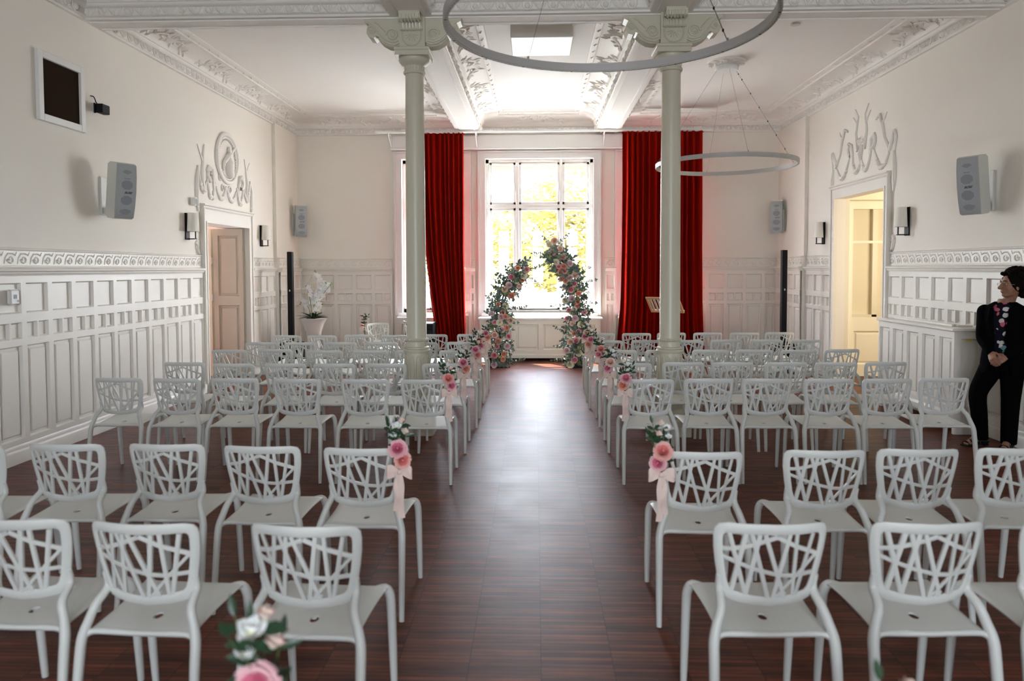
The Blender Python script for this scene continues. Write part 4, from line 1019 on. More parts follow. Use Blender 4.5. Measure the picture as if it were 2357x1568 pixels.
def put_chair(x, y, rz, label, group='white lattice chairs in rows facing the arch'):
    global used
    o = c0 if not used else copy_tree(c0); used = True
    o.location = (x, y, 0); o.rotation_euler = (0, 0, rz); tag(o, label, 'chair', group); return o
JIT = {('L', 1): [-3, -3, -3], ('L', 2): [-2, -2, -1, 0, 0], ('R', 1): [1, 2, 2], ('R', 2): [-1, 1, 1, 2], ('L', 7): [0, 0, -3, 0, -3, -6], ('R', 4): [0, 1, 0, 0, 1, 3], ('R', 5): [0, 0, 0, 0, 1, 5], ('R', 6): [0, 0, 0, 0, 0, 4]}
for (blk, row), pos in ROWS.items():
    for i, (x, ty) in enumerate(pos):
        side = 'left' if blk == 'L' else 'right'
        if i == 0: lab = 'white lattice chair at the aisle, %s, %s block' % (ROWN[row], side)
        else: lab = 'white lattice chair, %s from the aisle, %s, %s block' % (SEATN[i], ROWN[row], side)
        j = JIT.get((blk, row), [0] * 6)[i] + Rj.uniform(-.8, .8)
        put_chair(x, ty + .19, radians(j), lab)
put_chair(-2.40, 11.0, pi + radians(38), 'white lattice chair with flower spray near the back wall, turned towards the camera', 'white lattice chairs by the back wall')
put_chair(-1.98, 11.62, radians(-70), 'white lattice chair by the left window, mostly hidden by the left column', 'white lattice chairs by the back wall')

# ================================================================ FLOWERS
def petal(mb, phi, spread, rt, zt, Rr, mi, curl=.12, U=4, V=4):
    vs = []
    for j in range(V + 1):
        b = j / V
        for i in range(U + 1):
            a = -1 + 2 * i / U; rr = lerp(.10, rt, sin(b * pi / 2)) * Rr; z = lerp(-.45, zt, b ** 1.1) * Rr
            if b > .7: rr += curl * Rr * ((b - .7) / .3) ** 2; z -= .10 * Rr * a * a
            else: z -= .04 * Rr * a * a
            ang = phi + a * spread * (.55 + .45 * sin(b * pi / 1.3)); rr += .05 * Rr * (i % 2) * b * .5
            vs.append((rr * cos(ang), rr * sin(ang), z))
    W = U + 1; mb.add(vs, [(j * W + i, j * W + i + 1, (j + 1) * W + i + 1, (j + 1) * W + i) for j in range(V) for i in range(U)], mi)
def rose_mesh(Rr, seed, U=4, V=4):
    R = random.Random(seed); m = MB()
    m.lathe([(.02 * Rr, -.5 * Rr), (.16 * Rr, -.2 * Rr), (.16 * Rr, .35 * Rr), (.08 * Rr, .48 * Rr)], 8, 0)
    lay = [(3, .26, .50, .9, 0), (3, .40, .52, .9, 0), (4, .56, .46, .80, 0), (5, .74, .34, .72, 1), (5, .92, .14, .70, 1), (5, 1.02, -.08, .66, 1)]
    for k_, (n, rt, zt, sp, mi) in enumerate(lay):
        o = R.uniform(0, 6)
        for i in range(n): petal(m, o + 2 * pi * i / n + R.uniform(-.12, .12), sp, rt + R.uniform(-.04, .04), zt + R.uniform(-.05, .05), Rr, mi, .08 + .03 * k_, U, V)
    return m
def rose_obj(name, key, Rr, parent, loc, axis, seed, data={}, res=4):
    kk = (key, round(Rr, 3), seed % 3, res)
    if kk not in data:
        o = rose_mesh(Rr, seed % 3, res, res).build(name, [ROSE[key], ROSE_EDGE[key]], parent, smooth=60, fix=False); data[kk] = o.data
    else:
        o = bpy.data.objects.new(name, data[kk]); COL.objects.link(o); o.parent = parent
    o.location = loc; q = Vector(axis).normalized().to_track_quat('Z', 'Y'); o.rotation_euler = (q.to_matrix() @ Matrix.Rotation(seed * 1.3, 3, 'Z')).to_euler()
    return o
def blade(mb, base, d, L, W, up, bend=.15, mi=0, fold=.25):
    d = Vector(d).normalized(); up = Vector(up); side = d.cross(up)
    if side.length < 1e-4: side = d.orthogonal()
    side.normalize(); nrm = side.cross(d); b0 = Vector(base); vs = []
    for t, w_ in ((0, .02), (.22, .72), (.5, 1), (.78, .66), (1, .02)):
        c = b0 + d * (L * t) - nrm * (bend * L * t * t); vs += [c - side * (W * w_ / 2) + nrm * (fold * W * w_ * .5), c, c + side * (W * w_ / 2) + nrm * (fold * W * w_ * .5)]
    fs = []
    for i in range(4): fs += [(i * 3, i * 3 + 1, i * 3 + 4, i * 3 + 3), (i * 3 + 1, i * 3 + 2, i * 3 + 5, i * 3 + 4)]
    mb.add(vs, fs, mi)
def sprig(mb, base, d, L, n, leaf, wide, R, mi_leaf=0, mi_stem=1, droop=.1):
    d = Vector(d).normalized(); p = Vector(base); pts = [p.copy()]
    for i in range(6):
        d = (d + Vector((R.uniform(-.12, .12), R.uniform(-.12, .12), R.uniform(-.1, .1) - droop))).normalized(); p = p + d * (L / 6); pts.append(p.copy())
    mb.tube(pts, [.0022, .0012], 4, mi_stem, cap=False)
    for k_ in range(n):
        t = (k_ + .7) / n * 6; i = min(int(t), 5); q = pts[i].lerp(pts[i + 1], t - i); T = (pts[i + 1] - pts[i]).normalized()
        for s in (-1, 1):
            sd = T.orthogonal().normalized(); sd.rotate(Matrix.Rotation(k_ * 1.9 + (0 if s > 0 else pi) + R.uniform(-.4, .4), 3, T))
            blade(mb, q, sd + T * .55, leaf * R.uniform(.75, 1.15), leaf * wide, Vector((R.uniform(-1, 1), -1, R.uniform(-.2, 1))), R.uniform(0, .3), mi_leaf)
    blade(mb, pts[-1], d, leaf, leaf * wide, (0, -1, .3), .1, mi_leaf)
def blossom(name, parent, loc, r, R, m=None):
    mb = MB()
    for k_ in range(9):
        a = k_ * 2.4; el = .2 + .12 * k_
        blade(mb, (0, 0, 0), (cos(a) * cos(el), sin(a) * cos(el), sin(el)), r, r * .95, (0, 0, 1), -.25, 0, .35)
    mb.ell((0, 0, r * .25), (r * .3,) * 3, 8, 6, 1)
    o = mb.build(name, [m or ROSE_EDGE['C'], ROSE['C']], parent, smooth=60, fix=False); o.location = loc; o.rotation_euler = (R.uniform(-.6, .9), R.uniform(-.6, .6), R.uniform(0, 6)); return o
def chair_spray(s, seed, c1, c2, big=False):
    """spray tied to the aisle-side post of a chair back; s=+1: aisle is on +x. Origin on the floor under the chair centre"""
    R = random.Random(seed); r = empty('flower_spray'); x0 = s * .188; y0 = -.178
    T = Vector((x0 + s * .012, y0 - .012, .70))
    f = MB()
    for k_ in range(6):
        a = R.uniform(-.7, .7); d = Vector((a * .5, R.uniform(-.3, .25), 1)); sprig(f, T + Vector((R.uniform(-.01, .01), 0, .05)), d, R.uniform(.10, .19), 2, .042, .40, R, 0, 1, -.01)
    for k_ in range(6): 
        a = R.uniform(0, 2 * pi); blade(f, T + Vector((0, -.01, .06 + .03 * k_)), (cos(a), -.5 + .3 * sin(a), .35), .065, .028, (0, -1, 1), .2)
    for k_ in range(4): f.tube([T + Vector((.004 * k_ - .006, 0, .03)), T + Vector((s * (.006 * k_ - .02), -.012, -.09 - .012 * k_))], .0022, 5, 1)
    f.build('foliage', [LEAF_D, STEM], r, smooth=0, fix=False)
    rose_obj('rose', c1, .037, r, T + Vector((-s * .004, -.042, .115)), (s * .15, -1, .55), seed, res=5)
    rose_obj('rose', c2, .033, r, T + Vector((s * .020, -.045, .062)), (s * .35, -1, .15), seed + 1, res=5)
    for k_, (dx, dz, q) in enumerate(((-.018, .205, .034), (.022, .180, .030), (-.030, .168, .024), (.010, .232, .026))):
        blossom('blossom', r, T + Vector((s * dx, -.022, dz)), q, R, PETAL_W if k_ % 2 == 0 else ROSE_EDGE['H'])
    b = MB()
    def rib(pts, w_, n=5):
        pts = catmull(pts, n); vs = []
        for i, p in enumerate(pts):
            ww = rad_at(w_, i / (len(pts) - 1)); vs += [p + Vector((-ww, -.003 * (i % 2), 0)), p + Vector((0, -.007 * sin(i * .9), 0)), p + Vector((ww, .002, 0))]
        b.add(vs, [(i * 3 + q, i * 3 + q + 1, i * 3 + q + 4, i * 3 + q + 3) for i in range(len(pts) - 1) for q in (0, 1)])
    def loop(sd):
        pts = catmull([(0, 0, 0), (sd * .030, -.012, .020), (sd * .056, -.016, .012), (sd * .058, -.004, -.012), (sd * .030, .004, -.012), (0, 0, 0)], 4); vs = []
        for i, p in enumerate(pts):
            h = .006 + .016 * sin(pi * i / (len(pts) - 1)); vs += [T + Vector(p) + Vector((0, -.022, h)), T + Vector(p) + Vector((0, -.022, -h))]
        b.add(vs, [(i * 2, i * 2 + 1, i * 2 + 3, i * 2 + 2) for i in range(len(pts) - 1)])
    loop(1); loop(-1)
    b.ell(T + Vector((0, -.026, 0)), (.013, .009, .014), 8, 6)
    b.tube([T + Vector((cos(a) * .028 - s * .01, .012 + .028 * sin(a), .004 * sin(a))) for a in [2 * pi * i / 14 for i in range(15)]], .009, 6, flat=.35)
    rib([T + Vector((0, -.022, 0)), T + Vector((s * .010, -.030, -.06)), T + Vector((s * .004, -.026, -.14)), T + Vector((s * .010, -.028, -.215))], [.008, .013, .015, .016])
    rib([T + Vector((0, -.020, 0)), T + Vector((-s * .016, -.024, -.05)), T + Vector((-s * .010, -.030, -.12)), T + Vector((-s * .020, -.022, -.185))], [.007, .012, .014, .014])
    b.build('ribbon_bow', RIBBON, r, smooth=60, fix=False)
    return r
SV = {}
CC = [('P', 'K'), ('K', 'P'), ('P', 'O'), ('H', 'P')]
for s in (1, -1):
    for v in range(3): SV[(s, v)] = None
desc = {('P', 'K'): 'pink and salmon roses', ('K', 'P'): 'salmon and pink roses', ('P', 'O'): 'pink and coral roses', ('H', 'P'): 'peach and pink roses'}
for blk, s in (('L', 1), ('R', -1)):
    for n_, row in enumerate((2, 3, 4, 5, 6, 7, 0)):
        v = n_ % 3; cc = CC[v if s > 0 else (v + 1) % 4]
        if SV[(s, v)] is None: o = SV[(s, v)] = chair_spray(s, 31 + v * 7 + (s > 0), *cc)
        else: o = copy_tree(SV[(s, v)])
        x, ty = ROWS[(blk, row)][0]; o.location = (x + (0 if row else .03 * (s > 0)), ty + .19, 0 if row else (.085 if s > 0 else -.03))
        o.rotation_euler = (0, 0, radians(JIT.get((blk, row), [0])[0]))
        tag(o, 'spray of %s on aisle chair, %s, %s block' % (desc[cc], ROWN[row], 'left' if s > 0 else 'right'), 'flower spray', 'flower sprays on the aisle chairs')
        if row == 0: tag(o, 'blurred rose spray at the bottom edge of the picture, %s of the aisle' % ('left' if s > 0 else 'right'), 'flower spray', 'flower sprays on the aisle chairs')
o = copy_tree(SV[(1, 0)]); o.location = (-2.40, 11.0, 0); o.rotation_euler = (0, 0, pi + radians(38)); tag(o, 'flower spray of pink roses on the lone chair near the back wall', 'flower spray', 'flower sprays by the back wall')

# ---- floral arch, two standing halves
RL = "-0.29,1.66,O1 -0.15,1.63,P2 -0.40,1.51,P2 -0.19,1.53,C2 -0.31,1.45,C2 -0.22,1.46,O1 -0.44,1.38,L2 -0.51,1.31,H2 -0.40,1.21,O2 -0.27,1.36,H1 -0.62,1.06,O1 -0.49,1.04,C2 -0.54,0.93,O1 -0.57,0.85,L2 -0.50,0.86,O1 -0.60,0.76,C2 -0.42,0.79,H2 -0.68,0.76,P1 -0.56,0.64,L2 -0.68,0.55,H2 -0.45,0.53,P1 -0.48,0.67,O1 -0.62,0.44,O2 -0.64,0.36,P1 -0.47,0.37,L2 -0.69,0.21,P2 -0.53,0.23,O1 -0.54,0.15,O1 -0.69,0.06,L2 -0.72,0.91,L1"
RRr = "0.31,2.10,H2 0.23,2.05,C2 0.40,1.97,H2 0.29,1.92,P2 0.45,1.84,P2 0.40,1.84,O1 0.34,1.76,C2 0.38,1.68,P1 0.46,1.69,O2 0.50,1.65,C2 0.56,1.73,L2 0.48,1.60,P1 0.40,1.60,O1 0.56,1.50,L2 0.65,1.54,H2 0.43,1.48,O1 0.49,1.45,O1 0.63,1.40,P2 0.49,1.35,L2 0.58,1.30,P2 0.71,1.24,O1 0.59,1.16,L2 0.49,1.12,C2 0.69,1.10,O1 0.68,1.02,O1 0.55,0.96,P1 0.64,0.98,C1 0.80,0.93,P1 0.65,0.83,L2 0.52,0.82,P1 0.60,0.74,H1 0.74,0.73,C2 0.71,0.61,P1 0.64,0.58,O1 0.57,0.55,C2 0.57,0.44,H2 0.66,0.46,P2 0.81,0.53,O1 0.51,0.30,L2 0.71,0.25,C2 0.64,0.14,P2 0.57,0.05,C2"
def arch_half(path, roses, seed, label, nspr, tips):
    R = random.Random(seed); ox = path[0][0]; r = empty('floral_arch_half', (ox, 11.9, 0)); tag(r, label, 'flower arch', 'two halves of the floral arch')
    L = lambda x, y, z: Vector((x - ox, y - 11.9, z))
    C = catmull([(x, 11.9, z) for x, z in path], 8)
    p = MB(); p.tube([L(*q) for q in C], .018, 8); p.cbox(-.17, .17, -.12, .12, 0, .02, .004)
    p.build('stand', BLACKM, r)
    f = MB(); n = len(C)
    for k_ in range(nspr):
        t = R.random() * (n - 1); i = min(int(t), n - 2); c = C[i].lerp(C[i + 1], t - i); T = (C[i + 1] - C[i]).normalized()
        a = R.uniform(0, 2 * pi); o = Vector((cos(a), sin(a), 0)); o = (o - T * o.dot(T)).normalized() if abs(T.z) > .4 else Vector((R.uniform(-.3, .3), cos(a), sin(a)))
        low = max(0, 1 - c.z / .35); d = o + T * R.uniform(-.2, .5) + Vector((0, 0, -.15 * low)) + Vector((R.uniform(-.3, .3) * low, 0, 0))
        q = c + o * R.uniform(.0, .07); q.z = max(q.z, .05)
        if q.z < .12: d.z = abs(d.z) * .3
        k2 = R.random(); mi = 0 if k2 < .62 else (2 if k2 < .9 else 3)
        sprig(f, L(*q), d, R.uniform(.10, .21), 5, R.uniform(.040, .058) if mi != 2 else .046, .72 if mi == 0 else .38, R, mi, 1, .03 if c.z > .3 else 0)
    for (x, z, dx, dz, l) in tips: sprig(f, L(x, 11.86, z), (dx, -.1, dz), l, 8, .036, .8, R, 0, 1, 0)
    zmin = min(v[2] for v in f.v); f.v = [(v[0], v[1], max(v[2], .004)) for v in f.v]
    f.build('foliage', [LEAF, STEM, LEAF_D, LEAF_Y], r, smooth=0, fix=False)
    for k_, tok in enumerate(roses.split()):
        x, z, c = tok.split(','); x = float(x); z = max(float(z), .055); rr = .047 if c[1] == '2' else .037
        yy = 11.745 + R.uniform(-.03, .04); rose_obj('rose', c[0], rr, r, L(x, yy, z), (R.uniform(-.4, .4), -1, R.uniform(0, .6)), seed + k_)
    return r
arch_half([(-.60, .02), (-.60, .35), (-.60, .70), (-.57, 1.06), (-.49, 1.33), (-.36, 1.53), (-.16, 1.62)], RL, 71, 'shorter left half of the floral arch, curving up towards the window centre', 290,
          [(-.2, 1.62, 1, .12, .2), (-.18, 1.55, .9, -.4, .2), (-.62, 1.1, -1, .3, .22), (-.45, .98, 1, .1, .3), (-.5, .74, 1, .2, .2), (-.66, .85, -1, .5, .2), (-.45, .10, 1, .05, .25)])
arch_half([(.67, .02), (.67, .35), (.69, .70), (.70, 1.06), (.65, 1.36), (.54, 1.62), (.40, 1.84), (.27, 1.98)], RRr, 83, 'taller right half of the floral arch, leaning over to the left', 370,
          [(.36, 2.05, .7, .9, .26), (.25, 2.02, -.4, .8, .2), (.22, 1.9, -1, 0, .28), (.25, 1.75, -1, -.5, .22), (.6, 1.6, 1, .4, .3), (.75, 1.4, 1, .2, .26), (.75, 1.1, 1, -.2, .25), (.75, .95, 1, .1, .2), (.55, 1.05, -1, -.1, .3), (.55, .55, -1, .5, .28), (.6, .15, -1, 0, .35), (.62, .35, -1, .1, .3)])

# ---- vase with orchids
r = empty('floor_vase', (-3.77, 11.95, 0)); tag(r, 'tall white flared floor vase holding orchids, by the left corner', 'vase')
m_ = MB(); m_.lathe([(.0, 0), (.145, 0), (.150, .01), (.13, .05), (.108, .15), (.100, .30), (.108, .45), (.135, .60), (.180, .73), (.225, .80), (.238, .815), (.232, .82), (.215, .80), (.17, .735), (.12, .60), (.0, .55)], 48, cap=False); m_.build('vase_body', CER, r, smooth=60)
r = empty('orchid_arrangement', (-3.77, 11.95, .60)); tag(r, 'white orchids with dark leaves and dry twigs standing in the white vase', 'orchids')
R = random.Random(9); f = MB()
for k_ in range(22):
    a = 2 * pi * k_ / 22 + R.uniform(-.2, .2); el = R.uniform(.30, 1.2); blade(f, (0, 0, .20), (cos(a), sin(a), el), R.uniform(.20, .32), .075, (0, 0, 1), .25)
f.build('leaves', LEAF_D, r, smooth=60, fix=False)
k1 = .00119
def ost(pts, nfl, nb, name):
    pts = [((cx - 430) * k1, yy, (800 - cz) * k1 + .22) for cx, cz, yy in pts]; C = catmull([(0, 0, .1)] + pts, 6); s_ = MB(); s_.tube(C, [.005, .003], 6)
    so = s_.build('flower_stem', STEM, r); b = MB()
    n = len(C)
    for q in range(nfl):
        t = lerp(.30, .86, q / max(1, nfl - 1)) * (n - 1); c = C[int(t)] + Vector((R.uniform(-.035, .035), R.uniform(-.03, .03), R.uniform(-.02, .02))); ph = R.uniform(0, 6); ax = Vector((R.uniform(-.6, .6), -1, R.uniform(-.3, .4))).normalized(); M = Matrix.Translation(c) @ ax.to_track_quat('Z', 'Y').to_matrix().to_4x4()
        tmp = MB()
        for j in range(5):
            a = ph + 2 * pi * j / 5; blade(tmp, (0, 0, 0), (cos(a), sin(a), .15), .048, .05 if j % 2 else .036, (0, 0, 1), .12)
        tmp.ell((0, 0, .01), (.008, .008, .012), 6, 4); b.add(tmp.v, tmp.f, 0, M)
    b.build('blossoms', PETAL_W, so, smooth=60, fix=False)
    g = MB()
    for q in range(nb):
        t = lerp(.88, 1, q / max(1, nb - 1)) * (n - 1); c = C[int(t)]; g.ell(c + Vector((R.uniform(-.014, .014), -.008, R.uniform(-.01, .01))), (.010, .010, .013), 7, 5)
    g.build('buds', LEAF_Y, so)
ost([(490, 560, -.03), (560, 380, -.05), (530, 220, -.04), (470, 130, -.03)], 16, 4, 'a')
ost([(520, 560, -.05), (590, 460, -.07), (660, 370, -.08), (722, 300, -.08)], 14, 5, 'b')
ost([(440, 600, .02), (500, 430, .0), (600, 320, -.02), (630, 290, -.02)], 13, 4, 'c')
ost([(400, 600, -.02), (385, 480, -.04), (360, 380, -.04), (352, 340, -.04)], 5, 5, 'd')
ost([(380, 660, -.05), (330, 580, -.06), (295, 560, -.07), (270, 590, -.07)], 6, 2, 'e')
ost([(480, 700, -.12), (530, 640, -.14), (560, 590, -.14), (600, 600, -.13)], 9, 2, 'f')
g = MB()
for sx_ in (-1, -.5, .3, .9):
    g.tube(catmull([(-.03, 0, .1), (-.04 + sx_ * .02, 0, .35), (-.04 + sx_ * .10, .01, .55), (-.05 + sx_ * .08, 0, .72), (-.02, 0, .93)], 6), [.003, .002], 5)
g.build('dry_twigs', TWIG, r)

# ---- black column speakers
def column_speaker():
    r = empty('column_speaker')
    m_ = MB(); m_.cbox(-.155, .155, -.20, .20, .012, .44, .012); m_.build('bass_box', BLACK, r)
    m_ = MB()
    for a in (-.12, .12):
        for b_ in (-.16, .16): m_.lathe([(.02, 0), (.02, .014)], 10, M=Matrix.Translation((a, b_, 0)))
    m_.build('feet', BLACKM, r)
    m_ = MB(); m_.cbox(-.032, .032, -.04, .04, .44, .56, .004); m_.cbox(-.040, .040, -.05, .05, .55, 1.935, .006); m_.build('column', BLACK, r)
    m_ = MB(); m_.cbox(-.010, .010, -.053, -.049, 1.285, 1.315, .001); m_.build('badge', GREYP, r)
    return r
s0 = column_speaker(); s0.location = (-4.03, 11.6, 0); tag(s0, 'slim black column speaker in the left corner beside the orchid vase', 'speaker', 'black column speakers')
s1 = copy_tree(s0); s1.location = (3.99, 11.6, 0); tag(s1, 'slim black column speaker in the right corner beside the panelling', 'speaker', 'black column speakers')
# black bass box between the left column and the red curtain
r = empty('bass_speaker', (-1.98, 12.25, 0)); tag(r, 'black bass speaker on the floor between left column and red curtain', 'speaker')
m_ = MB(); m_.cbox(-.24, .24, -.22, .22, .02, .72, .015); m_.build('cabinet', BLACK, r)
m_ = MB(); m_.cbox(-.20, .20, -.232, -.218, .06, .60, .004); m_.build('grille', BLACKM, r)
m_ = MB()
for a in (-.2, .2):
    for b_ in (-.18, .18): m_.lathe([(.02, 0), (.02, .03)], 10, M=Matrix.Translation((a, b_, 0)))
m_.build('feet', BLACKM, r)
# wooden music stand behind the right column
r = empty('music_stand', (1.84, 10.2, 0), 0); tag(r, 'wooden music stand with slatted desk, partly behind the right column', 'music stand')
m_ = MB(); m_.tube([(0, .02, .02), (0, .02, 1.10)], .018, 10); m_.build('pole', WOOD, r)
for a in (.5, 2.6, 4.7):
    m_ = MB(); m_.tube([(0, .02, .10), (.22 * cos(a), .02 + .22 * sin(a), .012)], .014, 8); m_.build('leg', WOOD, r)
_up = Vector((-.125, -.20, .236)).normalized(); _ex = Vector((.848, -.53, 0)).normalized(); _ez = _ex.cross(_up)
Md = Matrix(((_ex.x, _ez.x, _up.x, 0), (_ex.y, _ez.y, _up.y, 0), (_ex.z, _ez.z, _up.z, 1.125), (0, 0, 0, 1)))
m_ = MB()
for a, b_, c, d in ((-.25, .25, .125, .155), (-.25, .25, -.155, -.125), (-.25, -.22, -.125, .125), (.22, .25, -.125, .125)): m_.cbox(a, b_, -.012, .012, c, d, .003, M=Md)
m_.build('desk_frame', WOOD, r)
m_ = MB()
for i in range(8): m_.cbox(-.205 + i * .055, -.175 + i * .055, -.006, .006, -.127, .127, .002, M=Md)
m_.cbox(-.24, .24, -.05, -.012, -.16, -.148, .002, M=Md)
m_.build('slats', mat('pale_slats', (.62, .50, .40), .5), r)
# ================================================================ PERSON
pr = empty('person', (4.205, 6.50, 0)); pr.scale = (.975, .975, .975)
tag(pr, 'dark-haired woman in glasses, black blazer and floral blouse, hands clasped, standing by right wall', 'person')
PO = Vector((4.25, 6.50, 0))
def W_(x, y, z): return Vector((x, y, z)) - PO
F = Vector((-.74, -.67, 0)).normalized(); S_ = Vector((-F.y, F.x, 0)) * -1    # S_: towards her left
S_ = Vector((0, 0, 1)).cross(F)                                              # her left
def vox(o, size, smooth=True, it=2):
    m = o.modifiers.new('surface', 'REMESH'); m.mode = 'VOXEL'; m.voxel_size = size; m.use_smooth_shade = True
    if it: s = o.modifiers.new('relax', 'SMOOTH'); s.factor = .5; s.iterations = it
    return o
def cap(mb, pts, rs, seg=12, flat=1.0, up=None):
    P = [Vector(p) for p in pts]; mb.tube(catmull(P, 4) if len(P) > 2 else P, rs, seg, flat=flat, up=up)
    for p, q in ((P[0], rad_at(rs, 0)), (P[-1], rad_at(rs, 1))): mb.ell(p, (q, q, q), 10, 8)
def ringp(c, a, b, z, n=24, a0=0, a1=2 * pi):
    return [c + S_ * (a * sin(t)) + F * (b * cos(t)) + Vector((0, 0, z)) for t in [a0 + (a1 - a0) * i / n for i in range(n)]]
RH, RK, RA, RT = W_(4.215, 6.575, .86), W_(4.085, 6.62, .50), W_(4.16, 6.69, .085), W_(4.00, 6.665, .045)
LH, LK, LA, LT = W_(4.30, 6.47, .86), W_(4.275, 6.45, .47), W_(4.305, 6.51, .085), W_(4.19, 6.41, .045)
RS, RE, RW = W_(4.135, 6.625, 1.285), W_(4.105, 6.60, 1.04), W_(4.085, 6.455, .915)
LS, LE, LW = W_(4.345, 6.385, 1.285), W_(4.352, 6.335, 1.03), W_(4.175, 6.355, .895)
b = MB()
TC = W_(4.245, 6.51, 0)
tor = [(.055, .055, 1.40), (.075, .065, 1.355), (.135, .085, 1.31), (.16, .10, 1.22), (.15, .105, 1.12), (.135, .098, 1.02), (.15, .11, .92), (.16, .115, .84), (.12, .09, .78)]
b.loft([ringp(TC, a_, b_, z) for a_, b_, z in tor])
HC = W_(4.262, 6.455, 1.525); NK = W_(4.262, 6.49, 1.38)
cap(b, [W_(4.255, 6.50, 1.33), NK, HC + Vector((.012, 0, -.05))], [.062, .050, .052])
# head, looking along -X
def H(f, s, u): return HC + Vector((-f, -s, u))
b.ell(H(-.012, 0, .022), (.094, .073, .095), 20, 14)
b.ell(H(.028, 0, -.022), (.062, .060, .078), 18, 12)
b.ell(H(.048, 0, -.083), (.036, .034, .026), 12, 8)
b.ell(H(.020, 0, -.072), (.052, .050, .034), 14, 8)
cap(b, [H(.082, 0, .022), H(.097, 0, -.002), H(.112, 0, -.022)], [.009, .011, .013], 8); b.ell(H(.104, 0, -.028), (.014, .017, .009), 8, 6)
b.ell(H(.084, 0, -.052), (.011, .024, .007), 10, 6); b.ell(H(.080, 0, -.064), (.011, .020, .007), 10, 6)
for sg in (-1, 1):
    b.ell(H(.070, sg * .030, .030), (.016, .024, .009), 10, 6); b.ell(H(.062, sg * .038, -.022), (.020, .018, .024), 10, 6)
    b.ell(H(-.006, sg * .074, -.014), (.016, .009, .028), 10, 8); b.ell(H(-.004, sg * .078, -.036), (.009, .007, .010), 8, 6)
# arms and hands
cap(b, [RS, RE, RW], [.050, .042, .030]); cap(b, [LS, LE, LW], [.050, .042, .030])
cap(b, [RH, RK, RA], [.085, .058, .036]); cap(b, [LH, LK, LA], [.085, .058, .036])
def hand(wr, d, pn, curl, side):
    """wr wrist, d direction of the fingers, pn palm normal, side: which side the thumb is on"""
    d = Vector(d).normalized(); pn = Vector(pn); pn = (pn - d * pn.dot(d)).normalized(); sd = d.cross(pn).normalized() * side
    pc = wr + d * .045
    rings = []
    for t, w_, h_ in ((0, .024, .019), (.25, .032, .017), (.6, .039, .015), (1, .040, .012)):
        c = wr + d * (.085 * t); rings.append([c + sd * (w_ * cos(a)) + pn * (h_ * sin(a)) for a in [2 * pi * i / 12 for i in range(12)]])
    b.loft(rings)
    for k_, (o, l, q) in enumerate(((.029, .066, .0085), (.010, .074, .0088), (-.010, .070, .0085), (-.029, .056, .0076))):
        p = wr + d * .080 + sd * o; dd = d.copy(); pts = [p - d * .02, p]
        for j in range(3):
            dd = (dd + pn * (curl * (.55 + .15 * j) + .02 * k_)).normalized(); p = p + dd * (l * (.42, .32, .26)[j]); pts.append(p.copy())
        cap(b, pts, [q, q, q * .95, q * .9, q * .8], 8)
    p = wr + d * .022 + sd * .026; pts = [p, p + (sd * .8 + d * .8 + pn * .3).normalized() * .034, p + (sd * .55 + d * 1 + pn * .5).normalized() * .060, p + (sd * .35 + d * 1 + pn * .7).normalized() * .080]
    cap(b, pts, [.013, .0105, .0095, .0080], 8)
hand(RW, (-.10, -.62, -.62), (.75, .15, -.25), .55, 1)
hand(LW, (-.75, .22, -.50), (.25, .55, -.35), .50, -1)
# feet
for A, T in ((RA, RT), (LA, LT)):
    dd = (T - A); dd.z = 0; dd.normalize(); sd = Vector((-dd.y, dd.x, 0)); heel = A - dd * .035 + Vector((0, 0, -.015))
    cap(b, [heel, A + dd * .03 + Vector((0, 0, -.012)), A + dd * .09 + Vector((0, 0, -.042)), A + dd * .135 + Vector((0, 0, -.055))], [.030, .036, .032, .020], 10)
    for k_ in range(5):
        o = (.030 - .015 * k_); q = .0105 - .0012 * k_; cap(b, [A + dd * .12 + sd * o + Vector((0, 0, -.055)), A + dd * (.172 - .007 * abs(k_ - 1)) + sd * o * 1.05 + Vector((0, 0, -.060))], [q, q], 8)
bo = b.build('body', SKIN, pr, smooth=0, fix=False); vox(bo, .0045)
for sg in (-1, 1):
    e = MB(); e.ell(H(.068, sg * .030, .012), (.012, .012, .009), 12, 8); e.build('eye', mat('eye_white', (.5, .45, .42), .2), pr)
    e = MB(); e.ell(H(.0775, sg * .030, .012), (.004, .006, .006), 10, 6); e.build('iris', BLACK, pr)
    e = MB(); cap(e, [H(.082, sg * .014, .040), H(.083, sg * .030, .044), H(.070, sg * .048, .038)], [.003, .0035, .002], 6); e.build('eyebrow', HAIR, pr)
e = MB(); e.ell(H(.088, 0, -.056), (.006, .019, .006), 10, 6); e.build('lips', mat('lips', (.30, .09, .08), .4), pr)
g = MB()
for sg in (-1, 1):
    g.tube([H(.100 - .02 * abs(cos(a)) * .3, sg * .031 + .021 * cos(a), .008 + .017 * sin(a)) for a in [2 * pi * i / 20 for i in range(20)]], .0011, 6, closed=True)
    g.tube([H(.098, sg * .052, .012), H(.05, sg * .072, .012), H(-.005, sg * .080, .006)], .0013, 6)
g.tube([H(.100, -.010, .012), H(.104, 0, .015), H(.100, .010, .012)], .0011, 6); g.build('glasses', mat('glasses_wire', (.35, .30, .25), .3, metal=.9), pr)
